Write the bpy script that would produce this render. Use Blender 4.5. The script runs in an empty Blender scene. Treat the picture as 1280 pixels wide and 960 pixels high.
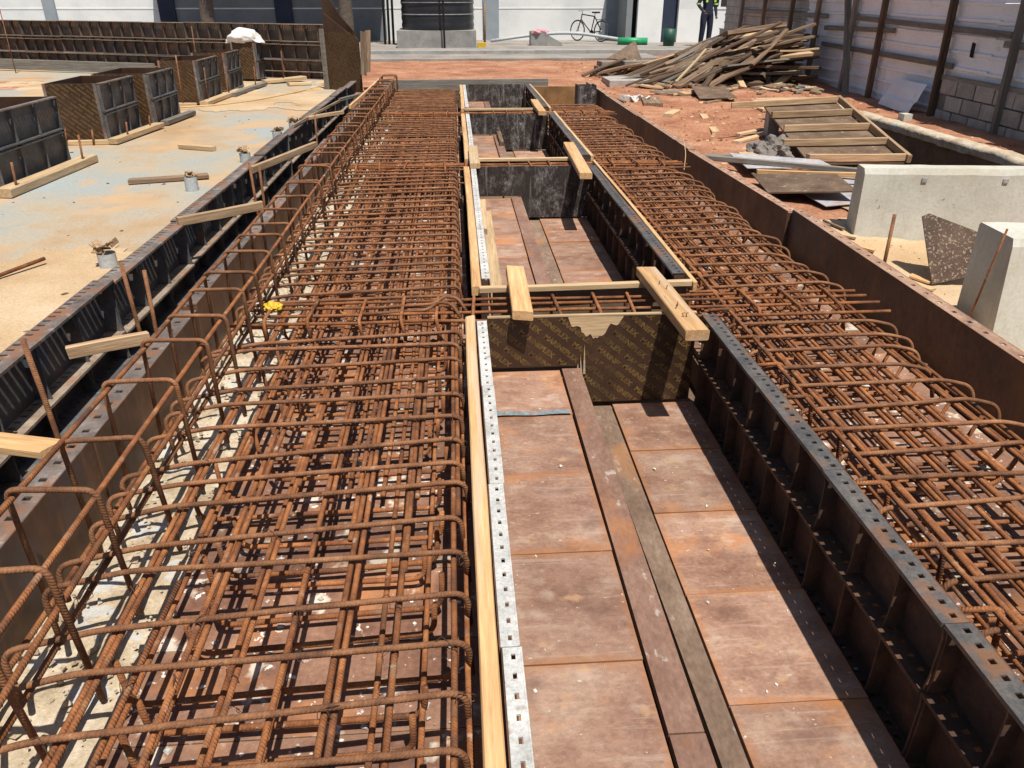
import bpy, bmesh, math, random
from mathutils import Vector, Matrix, noise
R = math.radians
random.seed(7)
scn = bpy.context.scene
COL = scn.collection

# ------------------------------------------------------------------ camera
CAMZ = 1.85
cam_d = bpy.data.cameras.new('camera'); cam = bpy.data.objects.new('camera', cam_d); COL.objects.link(cam)
cam_d.sensor_width = 36.0; cam_d.lens = 961/1280*36; cam_d.clip_start = .05; cam_d.clip_end = 2000
cam.location = (0, 0, CAMZ); cam.rotation_euler = (R(90-26.78), 0, R(-3.93))
scn.camera = cam
# ------------------------------------------------------------------ sky + sun
SUN = Vector((.155, -.40, 1)).normalized()
el = math.asin(SUN.z); az = math.atan2(SUN.x, SUN.y)
w = bpy.data.worlds.new('World'); scn.world = w; w.use_nodes = True
nt = w.node_tree; bg = nt.nodes['Background']
sky = nt.nodes.new('ShaderNodeTexSky'); sky.sky_type = 'NISHITA'; sky.sun_disc = False
sky.sun_elevation = el; sky.sun_rotation = az; sky.dust_density = 1.5
nt.links.new(sky.outputs[0], bg.inputs[0]); bg.inputs[1].default_value = .063
sl = bpy.data.lights.new('sun', 'SUN'); sl.energy = 5.0; sl.angle = R(.53); sl.color = (1, .94, .835)
so = bpy.data.objects.new('sun', sl); COL.objects.link(so)
so.rotation_euler = SUN.to_track_quat('Z', 'Y').to_euler(); so.location = (3, -6, 20)
scn.view_settings.view_transform = 'Standard'; scn.view_settings.look = 'None'
scn.view_settings.exposure = .38; scn.view_settings.gamma = 1

# ------------------------------------------------------------------ materials
def mat(name, cols, scale=3, detail=8, rough=.8, metal=0, bump=.15, bscale=40, stretch=(1, 1, 1),
        specks=(), fine=.25, fscale=60, rnd=.12, coord='Object', rebar=False, spec=.35, bdist=.01, edge=None, scratch=None, nr=.6):
    """cols: list of (pos, rgb); specks: list of (rgb, scale, low, high, amount)"""
    m = bpy.data.materials.new(name); m.use_nodes = True
    t = m.node_tree; N = t.nodes; L = t.links; b = N['Principled BSDF']
    tc = N.new('ShaderNodeTexCoord'); oi = N.new('ShaderNodeObjectInfo')
    mp = N.new('ShaderNodeVectorMath'); mp.operation = 'MULTIPLY'; mp.inputs[1].default_value = stretch
    of = N.new('ShaderNodeVectorMath'); of.operation = 'ADD'
    sc = N.new('ShaderNodeVectorMath'); sc.operation = 'SCALE'; sc.inputs[0].default_value = (37, 91, 53)
    L.new(oi.outputs['Random'], sc.inputs['Scale']); L.new(tc.outputs[coord], mp.inputs[0])
    L.new(mp.outputs[0], of.inputs[0]); L.new(sc.outputs[0], of.inputs[1]); V = of.outputs[0]
    def nz(s, d=6, r=.6):
        n = N.new('ShaderNodeTexNoise'); n.inputs['Scale'].default_value = s; n.inputs['Detail'].default_value = d
        n.inputs['Roughness'].default_value = r; L.new(V, n.inputs['Vector']); return n.outputs['Fac']
    def ramp(f, st):
        r = N.new('ShaderNodeValToRGB'); e = r.color_ramp.elements
        while len(e) < len(st): e.new(.5)
        for el_, (p, c) in zip(e, st): el_.position = p; el_.color = (*c, 1)
        L.new(f, r.inputs[0]); return r.outputs[0]
    c = ramp(nz(scale, detail, nr), cols)
    def mix(a, bcol, f, mode='MIX'):
        x = N.new('ShaderNodeMix'); x.data_type = 'RGBA'; x.blend_type = mode
        if isinstance(f, float): x.inputs[0].default_value = f
        else: L.new(f, x.inputs[0])
        L.new(a, x.inputs[6])
        if isinstance(bcol, tuple): x.inputs[7].default_value = (*bcol, 1)
        else: L.new(bcol, x.inputs[7])
        return x.outputs[2]
    g = ramp(nz(fscale, 5, .7), [(.25, (1-fine*1.6,)*3), (.75, (1+fine*.6,)*3)])
    c = mix(c, g, 1.0, 'MULTIPLY')
    for (rgb, s, lo, hi, amt) in specks:
        f = ramp(nz(s, 4, .55), [(lo, (0, 0, 0)), (hi, (amt,)*3)])
        c = mix(c, rgb, f)
    if scratch:
        rgb, sv, ss_, amt = scratch
        m2 = N.new('ShaderNodeVectorMath'); m2.operation = 'MULTIPLY'; m2.inputs[1].default_value = sv; L.new(V, m2.inputs[0])
        n2 = N.new('ShaderNodeTexNoise'); n2.inputs['Scale'].default_value = ss_; n2.inputs['Detail'].default_value = 5; n2.inputs['Roughness'].default_value = .7
        n2.inputs['Distortion'].default_value = .3
        L.new(m2.outputs[0], n2.inputs['Vector']); c = mix(c, rgb, ramp(n2.outputs['Fac'], [(.56, (0, 0, 0)), (.70, (amt,)*3)]))
    if edge:
        rgb, amt = edge
        sx = N.new('ShaderNodeSeparateXYZ'); L.new(tc.outputs['Generated'], sx.inputs[0]); ds = []
        for ax in (0, 1):
            a1 = N.new('ShaderNodeMath'); a1.operation = 'SUBTRACT'; a1.inputs[1].default_value = .5; L.new(sx.outputs[ax], a1.inputs[0])
            a2 = N.new('ShaderNodeMath'); a2.operation = 'ABSOLUTE'; L.new(a1.outputs[0], a2.inputs[0]); ds.append(a2)
        mx = N.new('ShaderNodeMath'); mx.operation = 'MAXIMUM'; L.new(ds[0].outputs[0], mx.inputs[0]); L.new(ds[1].outputs[0], mx.inputs[1])
        ad = N.new('ShaderNodeMath'); ad.operation = 'MULTIPLY_ADD'; ad.inputs[1].default_value = .22; L.new(nz(9, 6, .7), ad.inputs[0]); L.new(mx.outputs[0], ad.inputs[2])
        c = mix(c, rgb, ramp(ad.outputs[0], [(.54, (0, 0, 0)), (.63, (amt,)*3)]))
    hs = N.new('ShaderNodeHueSaturation'); L.new(c, hs.inputs['Color'])
    mr = N.new('ShaderNodeMapRange'); mr.inputs[3].default_value = 1-rnd; mr.inputs[4].default_value = 1+rnd
    L.new(oi.outputs['Random'], mr.inputs[0]); L.new(mr.outputs[0], hs.inputs['Value'])
    L.new(hs.outputs[0], b.inputs['Base Color'])
    rr = N.new('ShaderNodeMapRange'); rr.inputs[3].default_value = max(rough-.15, .05); rr.inputs[4].default_value = min(rough+.12, 1)
    L.new(nz(scale*2.7, 4), rr.inputs[0]); L.new(rr.outputs[0], b.inputs['Roughness'])
    b.inputs['Metallic'].default_value = metal; b.inputs['Specular IOR Level'].default_value = spec
    bp = N.new('ShaderNodeBump'); bp.inputs['Strength'].default_value = bump; bp.inputs['Distance'].default_value = bdist
    L.new(nz(bscale, 6, .65), bp.inputs['Height'])
    last = bp
    if rebar:
        uv = N.new('ShaderNodeUVMap')
        wv = N.new('ShaderNodeTexWave'); wv.wave_type = 'BANDS'; wv.bands_direction = 'DIAGONAL'
        wv.inputs['Scale'].default_value = 66; wv.inputs['Distortion'].default_value = .4
        L.new(uv.outputs[0], wv.inputs['Vector'])
        b2 = N.new('ShaderNodeBump'); b2.inputs['Strength'].default_value = .55; b2.inputs['Distance'].default_value = .0018
        L.new(wv.outputs['Fac'], b2.inputs['Height']); L.new(bp.outputs[0], b2.inputs['Normal']); last = b2
    L.new(last.outputs[0], b.inputs['Normal'])
    return m

WH = (.62, .60, .54)
M = {}
M['rebar'] = mat('rusty_rebar', [(.3, (.10, .035, .014)), (.45, (.215, .077, .028)), (.58, (.315, .122, .043)), (.76, (.46, .215, .085))], 9, nr=.72, rough=.85, bump=.3, bscale=160, rebar=True,
                 specks=[((.075, .036, .023), 6, .52, .64, .7), ((.30, .19, .12), 13, .60, .70, .5), ((.48, .42, .36), 17, .66, .72, .55)], fscale=150, rnd=.22)
M['rebar_dark'] = mat('dark_rebar', [(.3, (.08, .036, .019)), (.46, (.185, .08, .037)), (.6, (.28, .128, .058)), (.76, (.43, .24, .125))], 9, nr=.72, rough=.8, bump=.3, bscale=160, rebar=True, fscale=150, rnd=.2,
                 specks=[((.4, .36, .3), 15, .68, .74, .4)])
M['tie'] = mat('tie_wire', [(.4, (.06, .035, .025)), (.6, (.12, .06, .035))], 20, rough=.7)
M['deck'] = mat('rusty_deck', [(.30, (.165, .083, .058)), (.43, (.26, .147, .104)), (.52, (.325, .196, .142)), (.60, (.365, .235, .175)), (.72, (.41, .29, .225))], 3.4, detail=14, nr=.68, rough=.55, bump=.18, bscale=70, fscale=70, rnd=.16, fine=.22,
                specks=[((.48, .19, .055), 2.9, .56, .70, .6), ((.46, .36, .29), 8.3, .58, .70, .5), ((.15, .085, .068), 5.1, .57, .69, .65), ((.5, .31, .17), 13, .61, .72, .5), ((.66, .60, .52), 45, .69, .73, .6)],
                stretch=(.9, 1.2, 1), scratch=((.44, .33, .26), (.25, 2.2, 1), 12, .5), edge=((.33, .14, .055), .7))
M['deck_cem'] = mat('cement_stained_deck', [(.3, (.11, .052, .034)), (.48, (.20, .102, .068)), (.68, (.29, .165, .112))], 3.6, detail=12, nr=.68, rough=.75, bump=.25, bscale=60, fscale=60, rnd=.22,
                specks=[((.46, .18, .05), 3.1, .56, .70, .6), ((.58, .53, .45), 8, .60, .67, .75), ((.68, .65, .6), 34, .64, .68, .8)], edge=((.3, .2, .14), .35))
M['strip'] = mat('strip_steel', [(.3, (.16, .085, .058)), (.5, (.235, .135, .098)), (.7, (.31, .195, .145))], 6, nr=.7, detail=12, rough=.55, fscale=70, bump=.15, specks=[((.36, .15, .06), 5, .57, .68, .7), ((.5, .48, .43), 24, .66, .72, .5)], stretch=(1, .5, 1))
M['strip_grey'] = mat('grey_strip_steel', [(.3, (.14, .088, .062)), (.5, (.215, .145, .105)), (.7, (.30, .215, .16))], 9, nr=.7, detail=12, rough=.6, fscale=70, bump=.2, specks=[((.34, .16, .07), 5, .60, .7, .6), ((.5, .47, .42), 20, .64, .72, .5)], stretch=(1, .5, 1))
M['form'] = mat('form_steel', [(.3, (.055, .058, .066)), (.5, (.11, .108, .112)), (.62, (.165, .138, .118)), (.8, (.26, .17, .115))], 5, nr=.68, rough=.6, metal=.15, bump=.15, bscale=50, fscale=60, rnd=.2,
                specks=[((.03, .07, .12), 3.3, .6, .7, .5), ((.3, .29, .27), 14, .66, .72, .4), ((.15, .065, .03), 6, .58, .7, .6)])
M['form_rust'] = mat('form_rust', [(.3, (.042, .026, .02)), (.5, (.085, .046, .03)), (.64, (.145, .072, .04)), (.80, (.24, .115, .052))], 5, nr=.68, rough=.75, bump=.2, fscale=50, rnd=.15, specks=[((.03, .028, .03), 3, .55, .68, .6)])
M['wall_rust'] = mat('wall_rust', [(.3, (.07, .043, .032)), (.5, (.125, .068, .042)), (.7, (.21, .105, .052))], 3.3, nr=.66, detail=12, rough=.5, bump=.1, bscale=30, fscale=40, rnd=.06, specks=[((.26, .115, .045), 1.7, .57, .72, .55), ((.075, .07, .075), 3, .57, .68, .6)], stretch=(1, 1, .6), metal=.1, scratch=((.22, .115, .055), (3, 3, .3), 4, .55))
M['end_rust'] = mat('orange_rust', [(.3, (.14, .07, .03)), (.5, (.24, .125, .05)), (.7, (.34, .18, .075))], 3, rough=.8)
M['form_back'] = mat('dusty_form_steel', [(.3, (.06, .05, .045)), (.5, (.115, .088, .072)), (.64, (.18, .13, .10)), (.8, (.26, .19, .145))], 5, nr=.68, rough=.7, bump=.15, bscale=50, fscale=60, rnd=.25, specks=[((.04, .09, .14), 2.3, .6, .7, .6), ((.22, .095, .045), 5, .56, .68, .7)])
M['rail'] = mat('worn_sunlit_rail_steel', [(.3, (.16, .12, .09)), (.5, (.26, .2, .155)), (.7, (.36, .3, .25))], 8, rough=.7, fscale=60, rnd=.2, nr=.68, specks=[((.25, .12, .06), 5, .55, .66, .7)])  # worn rail steel; sun on the flange tops put into the paler colour
M['flange'] = mat('flange_steel', [(.3, (.065, .066, .07)), (.5, (.115, .11, .108)), (.7, (.19, .165, .145))], 11, nr=.7, rough=.5, metal=.3, fscale=90, rnd=.12, specks=[((.26, .12, .055), 7, .55, .66, .7)])
M['flange_dark'] = mat('flange_dark', [(.3, (.09, .075, .07)), (.5, (.17, .14, .125)), (.7, (.28, .235, .21))], 8, nr=.68, rough=.6, metal=.15, fscale=90, rnd=.2, specks=[((.24, .11, .055), 6, .52, .64, .8), ((.36, .35, .33), 14, .6, .7, .5)])
M['flange_cem'] = mat('flange_cement', [(.3, (.38, .38, .37)), (.5, (.5, .5, .49)), (.7, (.62, .62, .60))], 12, rough=.85, fscale=100, bump=.4, bscale=90, specks=[((.2, .14, .1), 16, .62, .7, .7)])
M['flange_rust'] = mat('flange_rust', [(.3, (.20, .12, .085)), (.5, (.33, .2, .14)), (.7, (.42, .28, .2))], 9, rough=.8, fscale=80, specks=[((.5, .46, .4), 12, .6, .7, .6)])
G1 = (.5, 10, 10)
M['wood'] = mat('fresh_timber', [(.3, (.46, .26, .115)), (.5, (.58, .35, .165)), (.7, (.68, .44, .23))], 4, rough=.75, stretch=G1, bump=.2, bscale=12, fscale=14, rnd=.14, specks=[((.27, .13, .05), 2.2, .60, .70, .6), ((.5, .45, .38), 1.1, .58, .68, .5), ((.16, .09, .05), 5, .68, .73, .7)])
M['wood_pale'] = mat('pale_timber', [(.3, (.43, .29, .16)), (.5, (.55, .39, .225)), (.7, (.65, .48, .30))], 4, rough=.8, stretch=G1, bump=.2, bscale=12, fscale=14, rnd=.16, specks=[((.25, .15, .08), 2.2, .60, .70, .5), ((.42, .39, .35), 1.1, .57, .68, .6), ((.14, .09, .06), 5, .68, .73, .7)])
M['wood_joist'] = mat('dusty_timber', [(.3, (.27, .165, .09)), (.5, (.40, .265, .155)), (.7, (.53, .38, .25))], 4, rough=.85, stretch=G1, bump=.3, bscale=12, fscale=14, rnd=.25)
M['wood_old'] = mat('weathered_timber', [(.3, (.10, .062, .04)), (.5, (.20, .13, .082)), (.7, (.33, .235, .155))], 4, rough=.85, stretch=G1, bump=.3, bscale=12, fscale=14, rnd=.35, specks=[((.5, .44, .36), 2.5, .6, .7, .5)])
M['wood_grey'] = mat('grey_timber', [(.3, (.13, .115, .10)), (.5, (.2, .18, .155)), (.7, (.29, .26, .225))], 4, rough=.9, stretch=G1, bump=.3, bscale=12, fscale=14, rnd=.2)
M['ply'] = mat('film_plywood', [(.3, (.038, .019, .011)), (.5, (.056, .029, .017)), (.7, (.078, .043, .026))], 3, rough=.45, fscale=40, rnd=.1, bump=.05, specks=[((.3, .27, .22), 34, .71, .76, .5)])
M['ply_print'] = mat('plywood_print', [(.3, (.125, .074, .026)), (.7, (.21, .13, .046))], 12, rough=.5, fscale=60, rnd=.04, fine=.4, specks=[((.056, .029, .017), 7, .50, .64, .75)])
M['ply_cem'] = mat('cement_smeared_plywood', [(.36, (.026, .018, .015)), (.48, (.05, .038, .034)), (.56, (.125, .112, .108)), (.68, (.30, .29, .285))], 15, detail=12, nr=.7, rough=.7, fscale=60, fine=.5, rnd=.15, bump=.2, stretch=(1, 1, .6), specks=[((.04, .03, .026), 2.2, .45, .62, .85)], scratch=((.32, .31, .30), (3, 3, .25), 7, .6))
M['ply_worn'] = mat('worn_plywood', [(.3, (.10, .065, .042)), (.5, (.16, .105, .068)), (.7, (.23, .16, .11))], 5, rough=.7, fscale=60, rnd=.15, specks=[((.5, .46, .4), 20, .64, .72, .5)])
M['ply_speck'] = mat('speckled_plywood', [(.3, (.055, .03, .02)), (.5, (.085, .05, .034)), (.7, (.12, .075, .052))], 5, rough=.6, fscale=60, rnd=.1, specks=[((.34, .27, .19), 75, .56, .62, .7)])
M['sand'] = mat('sand', [(.3, (.42, .28, .155)), (.5, (.50, .36, .22)), (.7, (.58, .44, .30))], 1.2, rough=.95, bump=.5, bscale=30, fscale=90, specks=[((.30, .2, .12), 14, .66, .72, .4)], rnd=0, stretch=(1, 1.3, 1))
M['slab'] = mat('dusty_slab', [(.36, (.36, .235, .13)), (.44, (.385, .285, .185)), (.49, (.37, .325, .255)), (.55, (.32, .32, .29)), (.66, (.305, .34, .345))], .5, detail=14, nr=.66, rough=.85, bump=.15, bscale=30, fscale=50, fine=.14, rnd=0, specks=[((.45, .295, .165), 1.5, .50, .62, .85), ((.27, .24, .205), 4, .59, .70, .4), ((.26, .18, .12), 12, .66, .72, .4)], stretch=(1, .8, 1))
M['soil'] = mat('red_soil', [(.32, (.27, .11, .058)), (.46, (.38, .17, .095)), (.57, (.46, .225, .13)), (.72, (.54, .32, .21))], 1.6, detail=14, nr=.68, rough=.95, bump=.7, bscale=22, fscale=35, fine=.35, rnd=0, specks=[((.19, .075, .04), 3.5, .58, .7, .5), ((.58, .45, .36), 26, .68, .73, .5)], bdist=.03)
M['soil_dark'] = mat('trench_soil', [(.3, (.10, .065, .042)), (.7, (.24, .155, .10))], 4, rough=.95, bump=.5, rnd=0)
M['blind'] = mat('blinding_concrete', [(.3, (.36, .27, .175)), (.5, (.50, .41, .295)), (.7, (.62, .55, .45))], 6, rough=.95, bump=.7, bscale=28, fscale=60, rnd=0, specks=[((.45, .46, .46), 8, .56, .64, .8), ((.3, .17, .1), 10, .62, .7, .6)], bdist=.02)
M['conc'] = mat('pale_concrete', [(.3, (.42, .41, .35)), (.5, (.52, .51, .455)), (.7, (.585, .575, .52))], 2.2, rough=.9, bump=.2, bscale=35, fscale=50, fine=.12, rnd=.05, specks=[((.17, .16, .14), 15, .69, .71, .85), ((.38, .33, .24), 1.6, .56, .72, .5), ((.28, .26, .22), 42, .68, .7, .6)], scratch=((.36, .33, .27), (3, 3, .3), 4, .5))
M['conc_grey'] = mat('grey_concrete', [(.3, (.22, .215, .205)), (.5, (.3, .295, .285)), (.7, (.38, .37, .36))], 3, rough=.9, bump=.3, fscale=50, rnd=.1)
M['block'] = mat('sand_block', [(.3, (.28, .255, .235)), (.5, (.37, .34, .315)), (.7, (.45, .415, .385))], 6, rough=.95, bump=.5, bscale=60, fscale=90, rnd=.16)
M['mortar'] = mat('mortar', [(.3, (.16, .14, .125)), (.7, (.24, .21, .19))], 8, rough=.95, bump=.5, rnd=.05)
M['sheet'] = mat('painted_sheet', [(.3, (.74, .76, .80)), (.5, (.81, .83, .87)), (.7, (.86, .88, .91))], 1.5, rough=.6, bump=.05, fscale=30, fine=.12, rnd=.14, specks=[((.42, .3, .2), 1.6, .64, .78, .45), ((.4, .39, .40), 5, .64, .72, .35)], stretch=(1, 1, 2.5))
M['sheet_scrap'] = mat('dull_sheet', [(.3, (.30, .29, .31)), (.5, (.42, .41, .43)), (.7, (.52, .5, .52))], 4, rough=.6, fscale=30, rnd=.1, specks=[((.35, .2, .12), 4, .55, .68, .6)])
M['wood_dark'] = mat('dark_timber', [(.3, (.055, .035, .024)), (.5, (.115, .072, .046)), (.7, (.21, .14, .09))], 4, rough=.9, stretch=(.5, 10, 10), bump=.3, bscale=12, fscale=14, rnd=.3)
M['sheet_old'] = mat('old_sheet', [(.3, (.22, .21, .205)), (.5, (.32, .31, .30)), (.7, (.42, .40, .385))], 2.5, rough=.6, metal=.2, fscale=30, rnd=.15)
M['white'] = mat('white_render', [(.3, (.60, .62, .63)), (.5, (.70, .715, .72)), (.7, (.76, .77, .77))], .8, rough=.9, bump=.1, fscale=30, fine=.06, rnd=.03, specks=[((.5, .5, .49), 1.3, .6, .75, .3)])
M['wallgrey_shade'] = mat('grey_shade_render', [(.3, (.16, .175, .19)), (.7, (.23, .245, .26))], 1.2, rough=.9, fine=.08, rnd=.03)  # grey render, shade of the canopied wall put into its colour
M['pilaster'] = mat('blue_grey_paint', [(.3, (.22, .26, .30)), (.7, (.30, .34, .37))], 2, rough=.8, fine=.08, rnd=.03)
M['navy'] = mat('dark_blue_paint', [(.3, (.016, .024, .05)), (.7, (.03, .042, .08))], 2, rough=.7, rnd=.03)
M['apron'] = mat('apron_concrete', [(.3, (.19, .175, .16)), (.5, (.27, .25, .23)), (.7, (.34, .315, .29))], 1.2, rough=.9, fscale=20, rnd=.05, specks=[((.38, .22, .14), 1.4, .55, .7, .5)])
M['tank'] = mat('black_plastic', [(.3, (.012, .013, .017)), (.7, (.024, .026, .032))], 3, rough=.38, rnd=.02, bump=.03, spec=.5)
M['ring'] = mat('pale_dusty_rib', [(.3, (.16, .165, .175)), (.7, (.3, .305, .32))], 6, rough=.7)
M['black'] = mat('black_paint', [(.3, (.012, .012, .014)), (.7, (.03, .03, .033))], 8, rough=.5)
M['glass'] = mat('dark_glass', [(.3, (.012, .015, .018)), (.7, (.025, .03, .035))], 2, rough=.12, fine=0, bump=0, spec=.6)
M['green'] = mat('green_plastic', [(.3, (.02, .25, .10)), (.7, (.04, .36, .16))], 4, rough=.45)
M['darkgreen'] = mat('dark_green', [(.3, (.01, .05, .035)), (.7, (.02, .08, .055))], 4, rough=.5)
M['cloth'] = mat('navy_cloth', [(.3, (.008, .012, .03)), (.7, (.018, .024, .055))], 9, rough=.9)
M['hivis'] = mat('hivis_tape', [(.3, (.35, .62, .08)), (.7, (.45, .75, .12))], 9, rough=.6)
M['skin'] = mat('skin', [(.3, (.07, .035, .022)), (.7, (.10, .052, .034))], 9, rough=.6)
M['bag'] = mat('white_sack', [(.3, (.62, .60, .58)), (.6, (.74, .72, .70)), (.75, (.72, .5, .5))], 6, rough=.7, bump=.4, bscale=20)
M['yellow'] = mat('yellow_plastic', [(.3, (.62, .38, .02)), (.7, (.75, .5, .05))], 9, rough=.5)
M['pink'] = mat('pink_cloth', [(.3, (.62, .25, .3)), (.7, (.72, .38, .42))], 9, rough=.8)
M['pvc'] = mat('grey_pvc', [(.3, (.36, .39, .41)), (.7, (.46, .49, .51))], 6, rough=.6)
M['paper'] = mat('cement_crumbs', [(.3, (.5, .48, .44)), (.7, (.68, .66, .62))], 9, rough=.9, rnd=.25)
M['bluepaint'] = mat('blue_paint', [(.38, (.28, .2, .16)), (.5, (.22, .25, .27)), (.66, (.17, .28, .35))], 22, nr=.7, rough=.7, fine=.4)
M['hose'] = mat('dusty_hose', [(.3, (.5, .33, .16)), (.7, (.6, .42, .22))], 5, rough=.7)
M['trunk'] = mat('palm_trunk', [(.3, (.08, .06, .05)), (.7, (.17, .135, .11))], 6, rough=.95, bump=.5, stretch=(1, 1, 4))
M['leaf'] = mat('palm_leaf', [(.3, (.035, .075, .02)), (.7, (.075, .13, .035))], 3, rough=.55, rnd=.15)

# ------------------------------------------------------------------ mesh helpers
class MB:
    def __init__(s): s.v = []; s.f = []; s.uv = []
    def add(s, vs, fs, uvs=None):
        o = len(s.v); s.v += [tuple(v) for v in vs]
        for i, f in enumerate(fs):
            s.f.append(tuple(o+k for k in f)); s.uv.append(uvs[i] if uvs else [(0, 0)]*len(f))
    def box(s, a, b, mtx=None):
        x0, y0, z0 = a; x1, y1, z1 = b
        vs = [Vector(p) for p in ((x0,y0,z0),(x1,y0,z0),(x1,y1,z0),(x0,y1,z0),(x0,y0,z1),(x1,y0,z1),(x1,y1,z1),(x0,y1,z1))]
        if mtx: vs = [mtx @ v for v in vs]
        s.add(vs, [(0,3,2,1),(4,5,6,7),(0,1,5,4),(1,2,6,5),(2,3,7,6),(3,0,4,7)]); return s
    def prism(s, poly, ex, ey, n, o, d):
        """poly 2-D in basis ex,ey at origin o extruded along n by d"""
        ex, ey, n, o = map(Vector, (ex, ey, n, o)); k = len(poly)
        a = [o+ex*x+ey*y for x, y in poly]; b = [p+n*d for p in a]
        s.add(a+b, [tuple(range(k))[::-1], tuple(range(k, 2*k))]+[(i, (i+1) % k, k+(i+1) % k, k+i) for i in range(k)]); return s
    def tube(s, pts, r, n=8, cap=True):
        pts = [Vector(p) for p in pts]; m = len(pts); rings = []; d = 0; prev = None; vs = []; ds = []
        rr = r if isinstance(r, (list, tuple)) else [r]*m
        for i, p in enumerate(pts):
            t = (pts[min(i+1, m-1)]-pts[max(i-1, 0)]).normalized()
            if prev is None:
                u = t.orthogonal().normalized()
            else:
                u = (prev-t*prev.dot(t)).normalized()
            prev = u; v = t.cross(u)
            if i: d += (p-pts[i-1]).length
            ds.append(d)
            vs += [p+(u*math.cos(2*math.pi*k/n)+v*math.sin(2*math.pi*k/n))*rr[i] for k in range(n)]
        fs = []; uvs = []
        for i in range(m-1):
            for k in range(n):
                a, b = i*n+k, i*n+(k+1) % n
                fs.append((a, b, b+n, a+n)); u0, u1 = k/n*.03, (k+1)/n*.03
                uvs.append([(u0, ds[i]), (u1, ds[i]), (u1, ds[i+1]), (u0, ds[i+1])])
        if cap:
            fs.append(tuple(range(n))[::-1]); uvs.append([(0, 0)]*n)
            fs.append(tuple(range((m-1)*n, m*n))); uvs.append([(0, 0)]*n)
        s.add(vs, fs, uvs); return s
    def mesh(s, name, m, smooth=False):
        me = bpy.data.meshes.new(name); me.from_pydata(s.v, [], s.f)
        ul = me.uv_layers.new(name='UVMap')
        flat = [c for f in s.uv for p in f for c in p]; ul.data.foreach_set('uv', flat)
        me.materials.append(M[m] if isinstance(m, str) else m)
        if smooth:
            me.polygons.foreach_set('use_smooth', [True]*len(me.polygons))
        me.update(); return me
    def obj(s, name, m, parent=None, loc=None, smooth=False, **k):
        return link(name, s.mesh(name, m, smooth), parent, loc, **k)

def link(name, me, parent=None, loc=None, rot=None, label=None, cat=None, group=None, kind=None):
    o = bpy.data.objects.new(name, me); COL.objects.link(o)
    if parent: o.parent = parent
    if loc is not None: o.location = loc
    if rot is not None: o.rotation_euler = rot
    if label: o['label'] = label
    if cat: o['category'] = cat
    if group: o['group'] = group
    if kind: o['kind'] = kind
    return o
def thing(name, label, cat, loc=(0, 0, 0), rot=None, group=None):
    return link(name, None, None, loc, rot, label, cat, group)
def copy_tree(o, parent=None):
    c = o.copy(); COL.objects.link(c)
    if parent: c.parent = parent
    for ch in o.children: copy_tree(ch, c)
    return c
def fillet(pts, r, n=5):
    pts = [Vector(p) for p in pts]; out = [pts[0]]
    for i in range(1, len(pts)-1):
        a, p, b = pts[i-1], pts[i], pts[i+1]
        d1 = (a-p); d2 = (b-p); rr = min(r, d1.length*.49, d2.length*.49)
        s_, e_ = p+d1.normalized()*rr, p+d2.normalized()*rr
        for k in range(n+1):
            t = k/n; out.append(s_*(1-t)**2+p*2*t*(1-t)+e_*t*t)
    out.append(pts[-1]); return out
def wob(pts, a=.004, seg=.25):
    """subdivide the straight runs and let them wander a little"""
    out = [pts[0]]
    for p, q in zip(pts, pts[1:]):
        k = max(1, int((q-p).length/seg))
        for i in range(1, k+1):
            v = p.lerp(q, i/k)
            if i < k: v = v+Vector((random.uniform(-a, a), random.uniform(-a, a), random.uniform(-a, a)))
            out.append(v)
    return out

def plank(p0, p1, wd, th, m, name='timber_plank', label=None, cat=None, group=None, roll=0, parent=None, bow=.004):
    """timber with its long axis on local X; p0,p1 are the ends of its centre line"""
    p0, p1 = Vector(p0), Vector(p1); L = (p1-p0).length; n = max(2, min(8, int(L/.25)))
    vs = []; fs = []; ph = random.uniform(0, 6); e0 = random.uniform(-.012, .012); e1 = random.uniform(-.012, .012)
    c = min(wd, th)*.10
    prof = [(-wd/2+c, -th/2), (wd/2-c, -th/2), (wd/2, -th/2+c), (wd/2, th/2-c), (wd/2-c, th/2), (-wd/2+c, th/2), (-wd/2, th/2-c), (-wd/2, -th/2+c)]
    for i in range(n+1):
        t = i/n; x = -L/2+L*t; dy = bow*math.sin(t*3.1+ph); dz = bow*.6*math.sin(t*4+ph*2)
        for (y, z) in prof:
            xx = x+(e0*(y/wd*2) if i == 0 else e1*(y/wd*2) if i == n else 0)
            vs.append((xx, y+dy+random.uniform(-.0015, .0015), z+dz))
    for i in range(n):
        for k in range(8):
            a, b = i*8+k, i*8+(k+1) % 8; fs.append((a, b, b+8, a+8))
    fs += [tuple(range(8))[::-1], tuple(range(n*8, n*8+8))]
    b = MB(); b.add(vs, fs)
    o = b.obj(name, m, parent, label=label, cat=cat, group=group)
    x = (p1-p0).normalized(); up = Vector((0, 0, 1)) if abs(x.z) < .97 else Vector((0, 1, 0))
    y = up.cross(x).normalized(); z = x.cross(y)
    o.matrix_world = Matrix.Translation((p0+p1)/2) @ Matrix((x, y, z)).transposed().to_4x4() @ Matrix.Rotation(roll, 4, 'X')
    return o

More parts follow.
